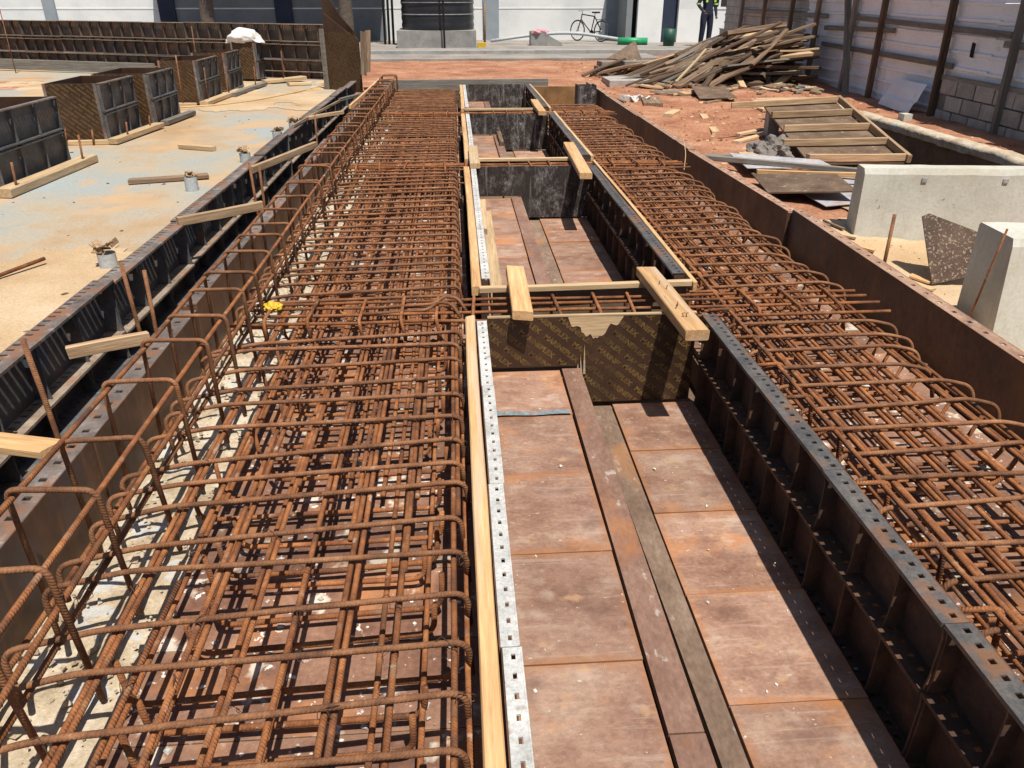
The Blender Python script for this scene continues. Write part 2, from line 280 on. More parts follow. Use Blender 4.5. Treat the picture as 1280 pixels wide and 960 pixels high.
# printed word on the film-faced plywood
_cu = bpy.data.curves.new('word', 'FONT'); _cu.body = 'MARINEPLEX'; _cu.size = .037; _cu.offset = .0014; _cu.resolution_u = 2
_to = bpy.data.objects.new('word', _cu); COL.objects.link(_to)
bpy.context.view_layer.update()
_wm = bpy.data.meshes.new_from_object(_to.evaluated_get(bpy.context.evaluated_depsgraph_get()))
WV = [v.co.copy() for v in _wm.vertices]; WF = [tuple(p.vertices) for p in _wm.polygons]
WX = max(v.x for v in WV)
bpy.data.objects.remove(_to); bpy.data.meshes.remove(_wm)
def lettering(o, ex, ey, W, H, parent, x0=0, y0=0, ang=-40, k=1.0, name='printed_lettering', gap=.056):
    """rows of the printed word on the board's face: o + ex*s + ey*t, clipped to [x0,W]x[y0,H]"""
    bm = bmesh.new(); ca, sa = math.cos(R(ang)), math.sin(R(ang)); D = math.hypot(W, H)
    row = -int(D/(gap*k))-1
    while row*gap*k < D:
        s0 = -D+(row % 2)*.11*k
        while s0 < D*1.2:
            if True:
                cx, cy = W/2+ca*(s0+WX*k/2)-sa*row*gap*k, H/2+sa*(s0+WX*k/2)+ca*row*gap*k
                if -WX*k < cx < W+WX*k and -WX*k < cy < H+WX*k:
                    vs = []
                    for v in WV:
                        a, b_ = s0+v.x*k, row*gap*k+v.y*k
                        vs.append(bm.verts.new((W/2+ca*a-sa*b_, H/2+sa*a+ca*b_, 0)))
                    for f in WF:
                        try: bm.faces.new([vs[i] for i in f])
                        except ValueError: pass
            s0 += WX*k+.028*k
        row += 1
    for co, no in (((x0+.004, 0, 0), (-1, 0, 0)), ((W-.004, 0, 0), (1, 0, 0)), ((0, y0+.004, 0), (0, -1, 0)), ((0, H-.004, 0), (0, 1, 0))):
        bmesh.ops.bisect_plane(bm, geom=bm.verts[:]+bm.edges[:]+bm.faces[:], plane_co=co, plane_no=no, clear_outer=True)
    o, ex, ey = Vector(o), Vector(ex), Vector(ey); n = ex.cross(ey)
    for v in bm.verts: v.co = o+ex*v.co.x+ey*v.co.y+n*.0012
    me = bpy.data.meshes.new(name); bm.to_mesh(me); bm.free(); me.materials.append(M['ply_print'])
    return link(name, me, parent, kind='stuff')

# ------------------------------------------------------------------ ground with the trench and the pit cut out
TX0, TX1, TY0, TY1 = -1.98, 2.38, -3.0, 14.55
PX0, PX1, PY0, PY1 = 4.30, 5.85, 5.6, 11.3
GZ = .30
def gh(x, y):
    z = GZ
    if x > 2.3 or y > 14.5:
        a = min(1, max(0, (x-2.38)/.5) + max(0, (y-14.5)/.5))
        z += a*(.05*noise.noise(Vector((x*.8, y*.8, 3)))+.022*noise.noise(Vector((x*3.3, y*3.3, 7)))+.011*noise.noise(Vector((x*9, y*9, 1))))
        if y > 22: z = z+(GZ-.02-z)*min(1, (y-22)/.8)
    if 2.4 < x < 5.5 and 1 < y < 5.6:      # hollow in front of the concrete walls
        z -= .15*min(1, (x-2.4)/.6)*min(1, (5.6-y)/.9)*min(1, (y-1)/1)
    return z
def axis(stops):
    out = [stops[0][0]]
    for (a, _), (b, st) in zip(stops, stops[1:]):
        n = max(1, round((b-a)/st)); out += [a+(b-a)*(i+1)/n for i in range(n)]
    return out
xs = axis([(-400, 0), (-60, 60), (-14, 6), (TX0, 1.2), (TX1, .3), (PX0, .11), (PX1, .14), (8.2, .14), (14, 1), (60, 8), (400, 60)])
ys = axis([(-300, 0), (-40, 50), (TY0, 6), (1.4, .4), (PY0, .11), (PY1, .12), (TY1, .13), (23.4, .2), (40, 3), (100, 10), (600, 80)])
def sheet(name, m, inside, dz=0, skirt=None, xs=xs, ys=ys, **k):
    idx = {}; b = MB(); vs = []; fs = []
    def vi(i, j):
        if (i, j) not in idx:
            idx[(i, j)] = len(vs); vs.append((xs[i], ys[j], gh(xs[i], ys[j])+dz))
        return idx[(i, j)]
    for i in range(len(xs)-1):
        for j in range(len(ys)-1):
            cx, cy = (xs[i]+xs[i+1])/2, (ys[j]+ys[j+1])/2
            if inside(cx, cy): fs.append((vi(i, j), vi(i+1, j), vi(i+1, j+1), vi(i, j+1)))
    b.add(vs, fs)
    return b.obj(name, m, smooth=True, **k)
def in_hole(x, y): return (TX0 < x < TX1 and TY0 < y < TY1) or (PX0 < x < PX1 and PY0 < y < PY1)
sheet('ground', 'soil', lambda x, y: not in_hole(x, y), kind='structure')
# dusty concrete slab on the left
b = MB(); b.prism([(-20, -3), (TX0, -3), (TX0, 17.0), (-2.4, 17.2), (-14.6, 22.8), (-20, 25)], (1, 0, 0), (0, 1, 0), (0, 0, 1), (0, 0, .1), GZ-.094); b.obj('concrete_slab', 'slab', kind='structure')
# loose sand beside the right-hand form, and sand drift on the slab edge
def sandin(x, y):
    return 2.40 < x < 3.9+.35*noise.noise(Vector((x*2, y*2, 5))) and 1.5 < y < 5.95+.4*noise.noise(Vector((x*2, y*2, 9)))
sxs = axis([(2.385, 0), (4.4, .06)]); sys_ = axis([(1.4, 0), (6.6, .06)])
sheet('sand_strip', 'sand', sandin, .012, xs=sxs, ys=sys_, kind='structure')
def driftin(x, y):
    n = noise.noise(Vector((x*.9, y*.9, 2)))*1.1+noise.noise(Vector((x*3.1, y*3.1, 6)))*.35
    return (y < 4.9+n*.8 and x < -2.02) or (y > 12.6+n*1.6 and x < -2.1) or (x < -6.2+n*1.2 and y > 11)
dxs = axis([(-12, 0), (-2.0, .09)]); dys = axis([(1.5, 0), (17.0, .09)])
sheet('sand_drift', 'sand', driftin, .011, xs=dxs, ys=dys, kind='structure')
# trench bed and pit
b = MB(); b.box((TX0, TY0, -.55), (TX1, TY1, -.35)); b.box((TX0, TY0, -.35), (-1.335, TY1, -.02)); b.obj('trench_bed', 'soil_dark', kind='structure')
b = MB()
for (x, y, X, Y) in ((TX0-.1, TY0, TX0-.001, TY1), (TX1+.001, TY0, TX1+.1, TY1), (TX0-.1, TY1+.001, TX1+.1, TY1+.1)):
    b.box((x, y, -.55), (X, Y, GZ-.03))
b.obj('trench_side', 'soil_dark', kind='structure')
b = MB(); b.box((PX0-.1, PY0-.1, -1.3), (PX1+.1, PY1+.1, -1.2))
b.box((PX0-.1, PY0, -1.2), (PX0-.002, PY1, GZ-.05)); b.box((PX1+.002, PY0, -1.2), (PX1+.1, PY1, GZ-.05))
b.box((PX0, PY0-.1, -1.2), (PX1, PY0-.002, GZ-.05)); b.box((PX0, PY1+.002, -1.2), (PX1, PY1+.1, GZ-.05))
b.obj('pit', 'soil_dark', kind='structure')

# ------------------------------------------------------------------ steel form panels
def form_panel(L, H, fw=.07, mids=(), rib=.32, pm='form', fm='flange', slot=.05, label='', group=None, name='steel_form_panel', bot=True, ribs=True, gus=False, sa=.38, sb=.68, mm=None, hwk=.011, rm=None):
    """plate in local XZ with its smooth face to -Y, flanges and ribs to +Y"""
    t = thing(name, label, 'form panel', group=group)
    p = MB().box((0, 0, 0), (L, .004, H)); p.obj('face_plate', pm, t)
    def flange(z, nm, mm, th=.005):
        f = MB(); y0 = .004; a, c = fw*sa, fw*sb
        f.box((0, y0, z-th), (L, a, z)); f.box((0, c, z-th), (L, fw, z)); x = 0; k = 0
        n = max(1, round(L/slot)); st = L/n; hw = min(hwk, st*.28)
        for i in range(n+1):
            x0 = 0 if i == 0 else (i-.5)*st+hw; x1 = L if i == n else (i+.5)*st-hw
            f.box((x0, a, z-th), (x1, c, z))
        f.box((0, fw, z-.012), (L, fw+.004, z+.001))
        f.obj(nm, mm, t)
    flange(H, 'top_flange', fm)
    for z in mids: flange(z, 'mid_flange', mm or pm)
    if bot: flange(.006, 'bottom_flange', pm)
    if ribs:
        zz = [0.006]+sorted(mids)+[H-.006]; n = max(1, round(L/rib))
        for i in range(n+1):
            x = min(max(L*i/n, .003), L-.003)
            for z0, z1 in zip(zz, zz[1:]):
                r_ = MB(); d = fw*.92 if i in (0, n) else fw*.8
                r_.prism([(.004, z0+.002), (d, z0+.002), (d*.9, z0+.05), (d*.9, z1-.05), (d, z1-.007), (.004, z1-.007)], (0, 1, 0), (0, 0, 1), (1, 0, 0), (x-.003, 0, 0), .006)
                if gus and 0 < i < n:
                    r_.prism([(x-.045, z1-.008), (x+.045, z1-.008), (x, z1-.13)], (1, 0, 0), (0, 0, 1), (0, 1, 0), (0, d*.78, 0), .004)
                r_.obj('rib', rm or pm, t)
    return t
def place(t, x, y, z, rz, tilt=0):
    t.location = (x, y, z); t.rotation_euler = (tilt, 0, rz); return t
HP = math.pi/2

# right-hand inner forms of the trough (smooth face to the right, ribs to the void)
BAY = ['nearest bay', 'second bay', 'third bay', 'farthest bay']
lab = 'dark ribbed form panel on the right side of the %s of the trough'
proto = form_panel(.7, .5, .068, (.27,), .23, 'form_rust', 'flange', .05, lab, 'ribbed panels along the right side of the trough', sa=.32, sb=.56, hwk=.0085)
runs = [(-.70, 3.34, 1.205), (3.95, 6.95, 1.225), (7.45, 10.45, 1.255), (11.05, 14.05, 1.25)]
first = True
for bi, (y0, y1, x) in enumerate(runs):
    n = round((y1-y0)/.7)
    for i in range(n):
        c = proto if first else copy_tree(proto); first = False
        c['label'] = lab % BAY[bi]; place(c, x+random.uniform(-.004, .004), y0+(y1-y0)*i/n, .0, HP); c.scale = ((y1-y0)/n/.7-.004, 1, 1)
# left-hand inner forms: only their cement-crusted flange shows
lab = 'cement crusted form panel on the left side of the %s of the trough'
proto = form_panel(.7, .28, .045, (), .35, 'form_rust', 'flange_cem', .058, lab, 'cement crusted panels along the left side of the trough', sa=.5, sb=.72, hwk=.009)
first = True
for bi, (y0, y1, x) in enumerate([(-.70, 3.33, .062), (3.93, 6.93, .105), (7.50, 10.40, .115), (11.05, 14.02, .12)]):
    n = round((y1-y0)/.7)
    for i in range(n):
        c = proto if first else copy_tree(proto); first = False
        c['label'] = lab % BAY[bi]; place(c, x+random.uniform(-.002, .002), y0+(y1-y0)*(i+1)/n, .22, -HP); c.scale = ((y1-y0)/n/.7-.004, 1, 1)
# left trench form (smooth face to the cage) and the outer ribbed one across the gap
lab = 'brown steel form panel with smooth face behind the upstand bars, slotted top flange'
proto = form_panel(1.2, .40, .085, (), .4, 'wall_rust', 'flange_dark', .1, lab, 'smooth faced panels beside the upstand bars')
first = True; y = -1.25; i = 0
while y < 13.9:
    c = proto if first else copy_tree(proto); first = False
    place(c, -1.280-.008*math.sin(i*1.3), y, .10+(.03 if i % 3 == 1 else 0), HP+R(.3*math.sin(i*2.1))); y += 1.203; i += 1
lab = 'black ribbed steel form panel standing at the edge of the dusty slab'
proto = form_panel(1.2, .46, .10, (.17,), .4, 'form', 'flange_dark', .055, lab, 'black ribbed panels at the slab edge', gus=True, sa=.08, sb=.42, hwk=.009, mm='rail')
first = True; y = -.8; i = 0
while y < 14.6:
    c = proto if first else copy_tree(proto); first = False
    place(c, -1.93+(.0 if y < 9 else .05*(y-9)/4)+.01*math.sin(i*1.7), y+1.2, .04+(.012 if i % 2 else 0), -HP+R(.4*math.sin(i*1.1)-(0 if y < 9 else .5))); y += 1.203; i += 1
# right-hand outer wall of the trench
lab = 'tall rust brown steel form panel walling the right side of the trench'
proto = form_panel(2.4, .52, .07, (), .4, 'wall_rust', 'flange_rust', .1, lab, 'rust brown panels walling the right side of the trench')
for i, (ya, yb_, xa, xb_, dz) in enumerate([(-2.6, -.2, 2.27, 2.27, 0), (-.195, 2.2, 2.275, 2.28, 0), (2.205, 5.27, 2.285, 2.355, 0), (5.275, 7.7, 2.325, 2.275, -.014), (7.705, 10.1, 2.275, 2.285, 0), (10.105, 12.5, 2.285, 2.295, -.01), (12.505, 14.4, 2.295, 2.30, 0)]):
    c = proto if i == 0 else copy_tree(proto)
    place(c, xb_, yb_, -.02+dz, math.atan2(ya-yb_, xa-xb_)); c.scale = (math.hypot(ya-yb_, xa-xb_)/2.4, 1, 1)

# ------------------------------------------------------------------ trench floors: steel plates on a bed
def plates(x0, x1, y0, y1, z, m, step=.465, gap=.005, th=.03, phase=0, parent=None, jit=.004):
    y = y0+phase
    while y < y1-.05:
        e = min(y+step, y1); s_ = MB()
        c = .004; X = x1-x0-gap; Y = e-y-gap
        s_.prism([(0, 0), (X, random.uniform(-.002, .002)), (X-random.uniform(0, .004), Y), (0, Y)], (1, 0, 0), (0, 1, 0), (0, 0, 1), (-X/2, -Y/2, -th), th)
        o = s_.obj('floor_plate', m, parent, loc=((x0+x1)/2+random.uniform(-jit, jit)*.3, (y+e)/2, z+random.uniform(-.004, .003)), )
        o.rotation_euler = (random.uniform(-.004, .004), random.uniform(-.004, .004), random.uniform(-.003, .003)); y = e
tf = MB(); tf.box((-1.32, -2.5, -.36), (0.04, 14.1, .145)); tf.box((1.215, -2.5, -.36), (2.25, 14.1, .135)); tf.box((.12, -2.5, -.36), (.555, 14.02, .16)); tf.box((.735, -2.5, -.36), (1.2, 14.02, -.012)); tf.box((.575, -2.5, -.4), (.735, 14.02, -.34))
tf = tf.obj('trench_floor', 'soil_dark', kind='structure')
plates(.105, .467, -.35, 3.36, .222, 'deck', .466, parent=tf)
plates(.732, 1.15, -.35, 3.36, .022, 'deck', .466, parent=tf)
for (y0, y1) in ((3.95, 6.95), (7.48, 10.43), (11.08, 14.02)):
    plates(.15, .467, y0, y1, .222, 'deck', .6, parent=tf); plates(.732, 1.17, y0, y1, .022, 'deck', .75, phase=0, parent=tf)
for (y0, y1) in ((-.35, 1.27), (1.275, 3.36), (3.95, 5.5), (5.505, 6.95), (7.48, 10.43), (11.08, 14.02)):
    s_ = MB(); s_.box((-.045, -(y1-y0)/2, -.03), (.045, (y1-y0)/2, 0)); s_.box((.035, -(y1-y0)/2, -.2), (.045, (y1-y0)/2, -.03))
    s_.obj('step_plate', 'strip', tf, loc=(.518+random.uniform(-.003, .003), (y0+y1)/2, .226))
    g0, g1 = (.678, .655) if y1 < 2 else (.655, .630) if y1 < 3.5 else (.635, .628)
    s_ = MB(); s_.prism([(g0, y0), (.728, y0), (.728, y1), (g1, y1)], (1, 0, 0), (0, 1, 0), (0, 0, 1), (0, 0, -.03), .042); s_.box((.70, y0, -.34), (.722, y1, -.03)); s_.obj('filler_strip', 'strip_grey', tf)
s_ = MB(); n = 14
for i in range(n):
    t0, t1 = i/n, (i+1)/n; wv = lambda t: .004*math.sin(t*9)
    s_.add([(.112+.345*t0, 2.905+wv(t0), .2275), (.112+.345*t1, 2.905+wv(t1), .2275), (.112+.345*t1, 2.94+wv(t1), .2275), (.112+.345*t0, 2.94+wv(t0), .2275)], [(0, 1, 2, 3)])
s_.obj('paint_stripe', 'bluepaint', tf)
plates(-.92, .035, -.5, 14.05, .185, 'deck_cem', .31, parent=tf); plates(1.225, 2.22, -.5, 14.05, .175, 'deck_cem', .31, parent=tf)
# blinding concrete strip below the upstand
bx = axis([(-1.285, 0), (-.90, .03)]); by = axis([(.4, 0), (14.05, .06)]); vs = []; fs = []
for j, yy in enumerate(by):
    for i, xx in enumerate(bx):
        e = .05*noise.noise(Vector((0, yy*2.5, 4))) if i == len(bx)-1 else 0
        vs.append((xx+e, yy, .19+.024*noise.noise(Vector((xx*7, yy*7, 0)))+.014*noise.noise(Vector((xx*23, yy*23, 0)))-(.02 if i == len(bx)-1 else 0)))
nb = len(bx)
for j in range(len(by)-1):
    for i in range(nb-1): a = j*nb+i; fs.append((a, a+1, a+1+nb, a+nb))
b = MB(); b.add(vs, fs); b.obj('blinding_strip', 'blind', smooth=True, kind='structure')

# ------------------------------------------------------------------ reinforcement
RB = .0085
cageL = thing('rebar_cage', 'wide rust brown rebar cage with tall upstand loops, left of the trough', 'rebar cage')
cageR = thing('rebar_cage', 'rust brown rebar mat with rounded bar ends, between trough and tall steel wall', 'rebar cage')
def bars(variants, cnt, name, parent, place_fn, m='rebar'):
    ms = [MB().tube(v, RB if not isinstance(v, tuple) else v[1], 8).mesh(name, m, True) for v in variants]
    out = []
    for i in range(cnt):
        o = link(name, random.choice(ms), parent); place_fn(o, i); out.append(o)
    return out
BEAMS = [3.59, 7.2, 10.75]
def near_beam(y, d=.17): return any(abs(y-b_) < d for b_ in BEAMS)
V3 = Vector
# left cage, top transverse bars: hook up-and-over on the left, hook down on the right
def top_bar(skew, drop_l, drop_r, wavy):
    pts = [V3((-1.13, -skew-.05, .40-drop_l)), V3((-1.15, -skew-.03, .425)), V3((-.93, -skew*.72, .437+wavy)), V3((-.45, -skew*.35, .437)), V3((-.012, 0, .436)), V3((-.006, .0, .436-drop_r))]
    return wob(fillet(pts, .045, 5), .0025)
va = [top_bar(random.uniform(.03, .12), random.uniform(.07, .16), random.uniform(.09, .16), random.uniform(-.006, .008)) for _ in range(9)]
ytop = []; y = .62
while y < 14.0:
    if not near_beam(y): ytop.append(y)
    y += random.choice((.125, .145, .15, .155, .17, .185)) if y < 4 else .15+random.uniform(-.02, .02)
bars(va, len(ytop), 'top_bar', cageL, lambda o, i: (setattr(o, 'location', (random.uniform(-.012, .006), ytop[i], random.uniform(-.003, .004))), setattr(o, 'rotation_euler', (0, 0, random.uniform(-.012, .035)))), 'rebar_dark')
# left cage, bottom transverse bars with upturned ends
def bot_bar(x0, x1, up):
    return wob(fillet([V3((x0, 0, .235+up)), V3((x0+.01, 0, .232)), V3((x1, .02, .232)), V3((x1+.004, .02, .232+up*.9))], .045, 5), .003)
va = [bot_bar(random.uniform(-1.0, -.72), random.uniform(-.13, -.06), random.uniform(.10, .16)) for _ in range(8)]
yb = [.5+i*.122 for i in range(111)]
bars(va, len(yb), 'bottom_bar', cageL, lambda o, i: (setattr(o, 'location', (random.uniform(-.04, .03), yb[i]+random.uniform(-.03, .03), 0)), setattr(o, 'rotation_euler', (0, 0, random.uniform(-.03, .03)))))
def straight(L): return wob([V3((0, -L/2, 0)), V3((0, L/2, 0))], .003, .5)
def longs(groups, parent, name, seed):
    random.seed(seed)
    for (x, z, spans) in groups:
        for (dx, y0, y1) in spans:
            L = y1-y0; o = MB().tube(straight(L), RB*random.uniform(.95, 1.05), 8).obj(name, 'rebar', parent, loc=(x+dx, (y0+y1)/2, z), smooth=True)
            o.rotation_euler = (0, 0, random.uniform(-.0018, .0018))
d2 = .0185
gl = [(-1.03, .408, [(0, .4, 14)]), (-.905, .412, [(0, .4, 7), (d2, .4, 5.6), (d2, 5.0, 14), (0, 7.2, 14)]), (-.80, .412, [(0, 1.9, 9), (0, .3, 1.7)]),
      (-.70, .413, [(0, .4, 6.4), (d2, 1.4, 14), (-d2, 6.1, 14)]), (-.57, .412, [(0, .4, 14), (d2, 2.15, 8.4)]), (-.455, .413, [(0, .4, 9), (d2, 2.05, 5.2), (d2, 8, 14)]),
      (-.335, .413, [(0, .4, 5), (d2, .4, 14), (-d2, 1.85, 7.4)]), (-.20, .413, [(0, .4, 14), (d2, 1.7, 9.5), (2*d2, 2.05, 6.5), (-d2, 6.8, 14)]), (-.055, .413, [(0, .4, 14), (d2, 1.95, 7), (-d2, 6.5, 13)]), (-.018, .35, [(0, .4, 14)])]
longs(gl, cageL, 'longitudinal_bar', 3)
gb = [(x, .253, [(0, .4, 14)]) for x in (-1.0, -.88, -.76, -.64, -.51, -.37, -.25, -.12)]+[(x, .253, [(0, 2.3, 14)]) for x in (-.86, -.62, -.44, -.30)]
longs(gb, cageL, 'lower_longitudinal_bar', 4)
# upstand loops and their long bars
def loop(sk):
    return fillet([V3((-1.232, .02, .22)), V3((-1.225, 0, .672)), V3((-.985, sk, .672)), V3((-.975, sk+.02, .21))], .035, 6)
va = [loop(random.uniform(-.02, .03)) for _ in range(5)]
ysr = [.62+.303*i for i in range(45)]
bars(va, len(ysr), 'upstand_loop', cageL, lambda o, i: (setattr(o, 'location', (random.uniform(-.01, .01), ysr[i]+random.uniform(-.03, .03), random.uniform(-.008, .004))), setattr(o, 'rotation_euler', (random.uniform(-.05, .05), random.uniform(-.02, .02), random.uniform(-.04, .04)))), 'rebar_dark')
for (x, z) in ((-1.215, .654), (-.998, .652), (-.992, .535), (-1.2, .30)):
    o = MB().tube(wob([V3((0, .4, 0)), V3((0, 14.1, 0))], .006, .6), RB, 8).obj('upstand_long_bar', 'rebar', cageL, loc=(x, 0, z), smooth=True)
# tie wires at the near crossings
tw = MB(); random.seed(12)
k = MB()
k.tube([V3((-.014, -.014, .0)), V3((-.004, .004, .0185)), V3((.014, .014, 0)), V3((.012, .016, -.022)), V3((-.012, -.016, -.022)), V3((-.014, -.014, 0))], .0012, 4)
k.tube([V3((0, .004, .018)), V3((.008, .02, .03)), V3((.004, .036, .022))], .0012, 4)
tm = k.mesh('tie_wire', 'tie')
for yy in ytop:
    if yy < 3.4:
        for (gx, gz, _) in gl:
            if random.random() < .33:
                o = link('tie_wire', tm, cageL, (gx, yy+gx*.09+.0, .424), (0, 0, random.uniform(0, 6)))
# right cage
def rtop(sk, hook, x1):
    return wob(fillet([V3((1.275, 0, .30)), V3((1.27, 0, .432)), V3((1.7, sk*.4, .437)), V3((x1-.13, sk, .44)), V3((x1, sk-.01, .41)), V3((x1+.02, sk-.03, .41-hook))], .05, 6), .003)
va = [rtop(random.uniform(-.02, .05), random.uniform(.1, .17), random.uniform(2.02, 2.12)) for _ in range(9)]
yr = []; y = .7
while y < 11.7:
    if not near_beam(y, .15): yr.append(y)
    y += random.choice((.15, .165, .175, .19))
bars(va, len(yr), 'top_bar', cageR, lambda o, i: (setattr(o, 'location', (random.uniform(-.012, .012), yr[i], random.uniform(-.004, .006))), setattr(o, 'rotation_euler', (0, 0, random.uniform(-.012, .012)))), 'rebar_dark')
def rbot(x0, x1, up): return wob(fillet([V3((x0, 0, .225+up)), V3((x0, 0, .222)), V3((x1, 0, .222)), V3((x1+.05, 0, .25+up))], .05, 5), .003)
va = [rbot(1.30, random.uniform(1.95, 2.08), random.uniform(.05, .13)) for _ in range(6)]
bars(va, 90, 'bottom_bar', cageR, lambda o, i: (setattr(o, 'location', (random.uniform(-.03, .03),   .6+i*.124+random.uniform(-.03, .03), 0)), setattr(o, 'rotation_euler', (0, 0, random.uniform(-.03, .03)))))
gr = [(1.325, .455, [(0, .4, 11.8)]), (1.40, .413, [(0, .4, 5), (d2, 1.2, 11.8), (-d2, 4.3, 11.8)]), (1.505, .413, [(0, .4, 11.8), (d2, .4, 6.6)]), (1.60, .412, [(0, .4, 11.8), (d2, 1.9, 9)]), (1.70, .413, [(0, .4, 8), (d2, 1.6, 11.8), (2*d2, 2.4, 6.6)]),
      (1.80, .413, [(0, .4, 11.8), (d2, 2, 9)]), (1.92, .413, [(0, .4, 11.8), (d2, .4, 7)]), (2.02, .40, [(0, .4, 11.8)]), (2.075, .345, [(0, .4, 11.8), (.01, 5.2, 11.8)])]
longs(gr, cageR, 'longitudinal_bar', 5)
longs([(x, .243, [(0, .4, 11.8)]) for x in (1.34, 1.46, 1.56, 1.66, 1.77, 1.88, 2.0)], cageR, 'lower_longitudinal_bar', 6)
va = [wob(fillet([V3((1.225, 0, .452)), V3((1.345, -.012, .464)), V3((1.362, -.02, .24))], .03, 5), .001) for _ in range(3)]
ye = [.8+.3*i for i in range(36)]
bars(va, len(ye), 'edge_hook', cageR, lambda o, i: (setattr(o, 'location', (0, ye[i]+random.uniform(-.05, .05), 0)),), 'rebar')
# cross beams running through the gaps of the trough
for bi, yb0 in enumerate(BEAMS):
    lab = ['ladder of tied cross bars in the gap beside the printed plywood board', 'ladder of tied cross bars at the cement smeared board, second gap of the trough', 'ladder of tied cross bars at the farthest gap of the trough'][bi]
    cb = thing('cross_beam_cage', lab, 'rebar cage', (0, yb0, 0), group='cross beam cages in the gaps')
    for (dy, z, x0, x1) in ((-.13, .452, -1.1, 1.06), (-.03, .458, -1.05, 2.12), (.06, .456, -1.08, 2.10), (.14, .452, -1.1, 2.08), (-.13, .33, -1.1, 2.1), (.14, .33, -1.08, 2.1), (-.16, .452, 1.3, 2.12)):
        o = MB().tube(wob([V3((x0+random.uniform(-.05, .05), 0, 0)), V3((x1, random.uniform(-.015, .015), 0))], .004, .3), RB, 8).obj('cross_bar', 'rebar', cb, loc=(0, dy, z), smooth=True)
    sm = [MB().tube(fillet([V3((0, .155, .33)), V3((0, .155, .474)), V3((random.uniform(-.02, .02), -.15, .474)), V3((0, -.16, .36))], .03, 4), RB, 8).mesh('link_bar', 'rebar', True) for _ in range(3)]
    for x in (-.93, -.72, -.5, -.3, -.12, .06, .48, .66, .86, 1.44, 1.66, 1.9):
        link('link_bar', random.choice(sm), cb, (x+random.uniform(-.02, .02), 0, random.uniform(-.006, .006)), (0, 0, random.uniform(-.06, .06)))
    if bi == 0:
        for x, dy in ((-.15, -.02), (-.12, .06)):
            MB().tube(fillet([V3((x-.35, dy-.02, .46)), V3((x-.02, dy, .468)), V3((x+.03, dy+.02, .50)), V3((x+.10, dy-.01, .50)), V3((x+.14, dy-.05, .44))], .03, 5), RB, 8).obj('bent_bar', 'rebar_dark', cb, smooth=True)

# ------------------------------------------------------------------ trough dividers, planks and battens
def board(poly, y, th, m, name='divider_board', **k):
    s_ = MB(); s_.prism(poly, (1, 0, 0), (0, 0, 1), (0, 1, 0), (0, 0, 0), th)
    return s_.obj(name, m, loc=(0, y, 0), **k)
def step_poly(x0, x1, z1): return [(x0, .232), (.565, .232), (.565, .03), (x1, .03), (x1, z1), (x0, z1)]
D1 = thing('divider_board', 'dark brown printed plywood board closing the trough, top edge peeled in the middle', 'plywood board', (0, 3.372, 0))
s_ = MB(); s_.prism(step_poly(.115, 1.125, .492), (1, 0, 0), (0, 0, 1), (0, 1, 0), (0, 0, 0), .018); s_.obj('plywood_sheet', 'ply', D1)
lettering((.115, 0, .03), (1, 0, 0), (0, 0, 1), 1.01, .462, D1, 0, .205)
lettering((.115, 0, .03), (1, 0, 0), (0, 0, 1), 1.01, .205, D1, .455, 0)
# peeled veneer
random.seed(3)
up = []; x = .50
while x <= .765:
    d = .018+.030*(noise.noise(V3((x*22, 1, 0)))+1)
    if .56 < x < .70: d += .060*math.sin((x-.56)/.14*math.pi)**.5+.022*noise.noise(V3((x*60, 4, 0)))
    d *= min(1, (x-.497)/.02, (.768-x)/.03); up.append((x, .4915-max(.002, d))); x += .006
pv = MB()
for (xa, za), (xb, zb) in zip(up, up[1:]):
    pv.add([(xa, -.0022, za), (xb, -.0022, zb), (xb, -.0022, .4918), (xa, -.0022, .4918)], [(0, 1, 2, 3)])
pv.obj('peeled_veneer', 'wood_pale', D1)
s_ = MB(); s_.box((.116, -.001, .4925), (1.12, .019, .499)); s_.obj('bare_edge', 'wood_pale', D1)
s_ = MB()
for i in range(4): s_.prism([(0, 0), (.012, 0), (.008+random.uniform(-.003, .006), .07+.03*i), (.004, .06+.02*i)], (1, 0, random.uniform(-.1, .1)), (random.uniform(-.15, .1), 0, 1), (0, -1, 0), (.545+.012*i, -.004, .13+.02*i), .004)
s_.obj('torn_splinter', 'wood_pale', D1)
for (y, z1, lb, mm) in ((6.985, .49, 'mottled grey cement smeared board closing the second bay of the trough', 'ply_cem'), (10.47, .48, 'dark cement smeared board closing the third bay of the trough', 'ply_cem'), (14.06, .50, 'brown board closing the far end of the trough', 'ply_cem')):
    board(step_poly(.15, 1.19, z1), y, .018, mm, label=lb, cat='plywood board')
for (y, lb) in ((3.83, 'brown board behind the near tied cross bars, pale batten along its top'), (7.36, 'brown board behind the second gap of the trough'), (10.93, 'brown board behind the far gap of the trough')):
    board(step_poly(.16, 1.20, .47), y, .018, 'ply_worn', label=lb, cat='plywood board')
B_ = lambda p0, p1, wd, th, m, lb, **k: plank(p0, p1, wd, th, m, 'timber_batten', lb, 'timber', **k)
B_((.09, 3.80, .487), (1.22, 3.815, .487), .035, .03, 'wood_pale', 'pale thin batten across the trough, right behind the near tied cross bars')
B_((.14, 7.33, .487), (1.05, 7.34, .487), .035, .03, 'wood_pale', 'pale thin batten across the trough at its second gap')
B_((.10, 10.90, .487), (1.06, 10.91, .487), .035, .03, 'wood_pale', 'pale thin batten across the trough at its farthest gap')
PL = lambda p0, p1, wd, th, m, lb, **k: plank(p0, p1, wd, th, m, 'edge_plank', lb, 'plank', **k)
PL((.030, -.5, .468), (.038, 3.40, .468), .045, .06, 'wood', 'long orange timber plank beside the cement crusted flange, nearest bay of the trough')
PL((.075, 3.80, .475), (.075, 6.98, .475), .05, .05, 'wood', 'orange timber plank on the left edge of the second bay of the trough')
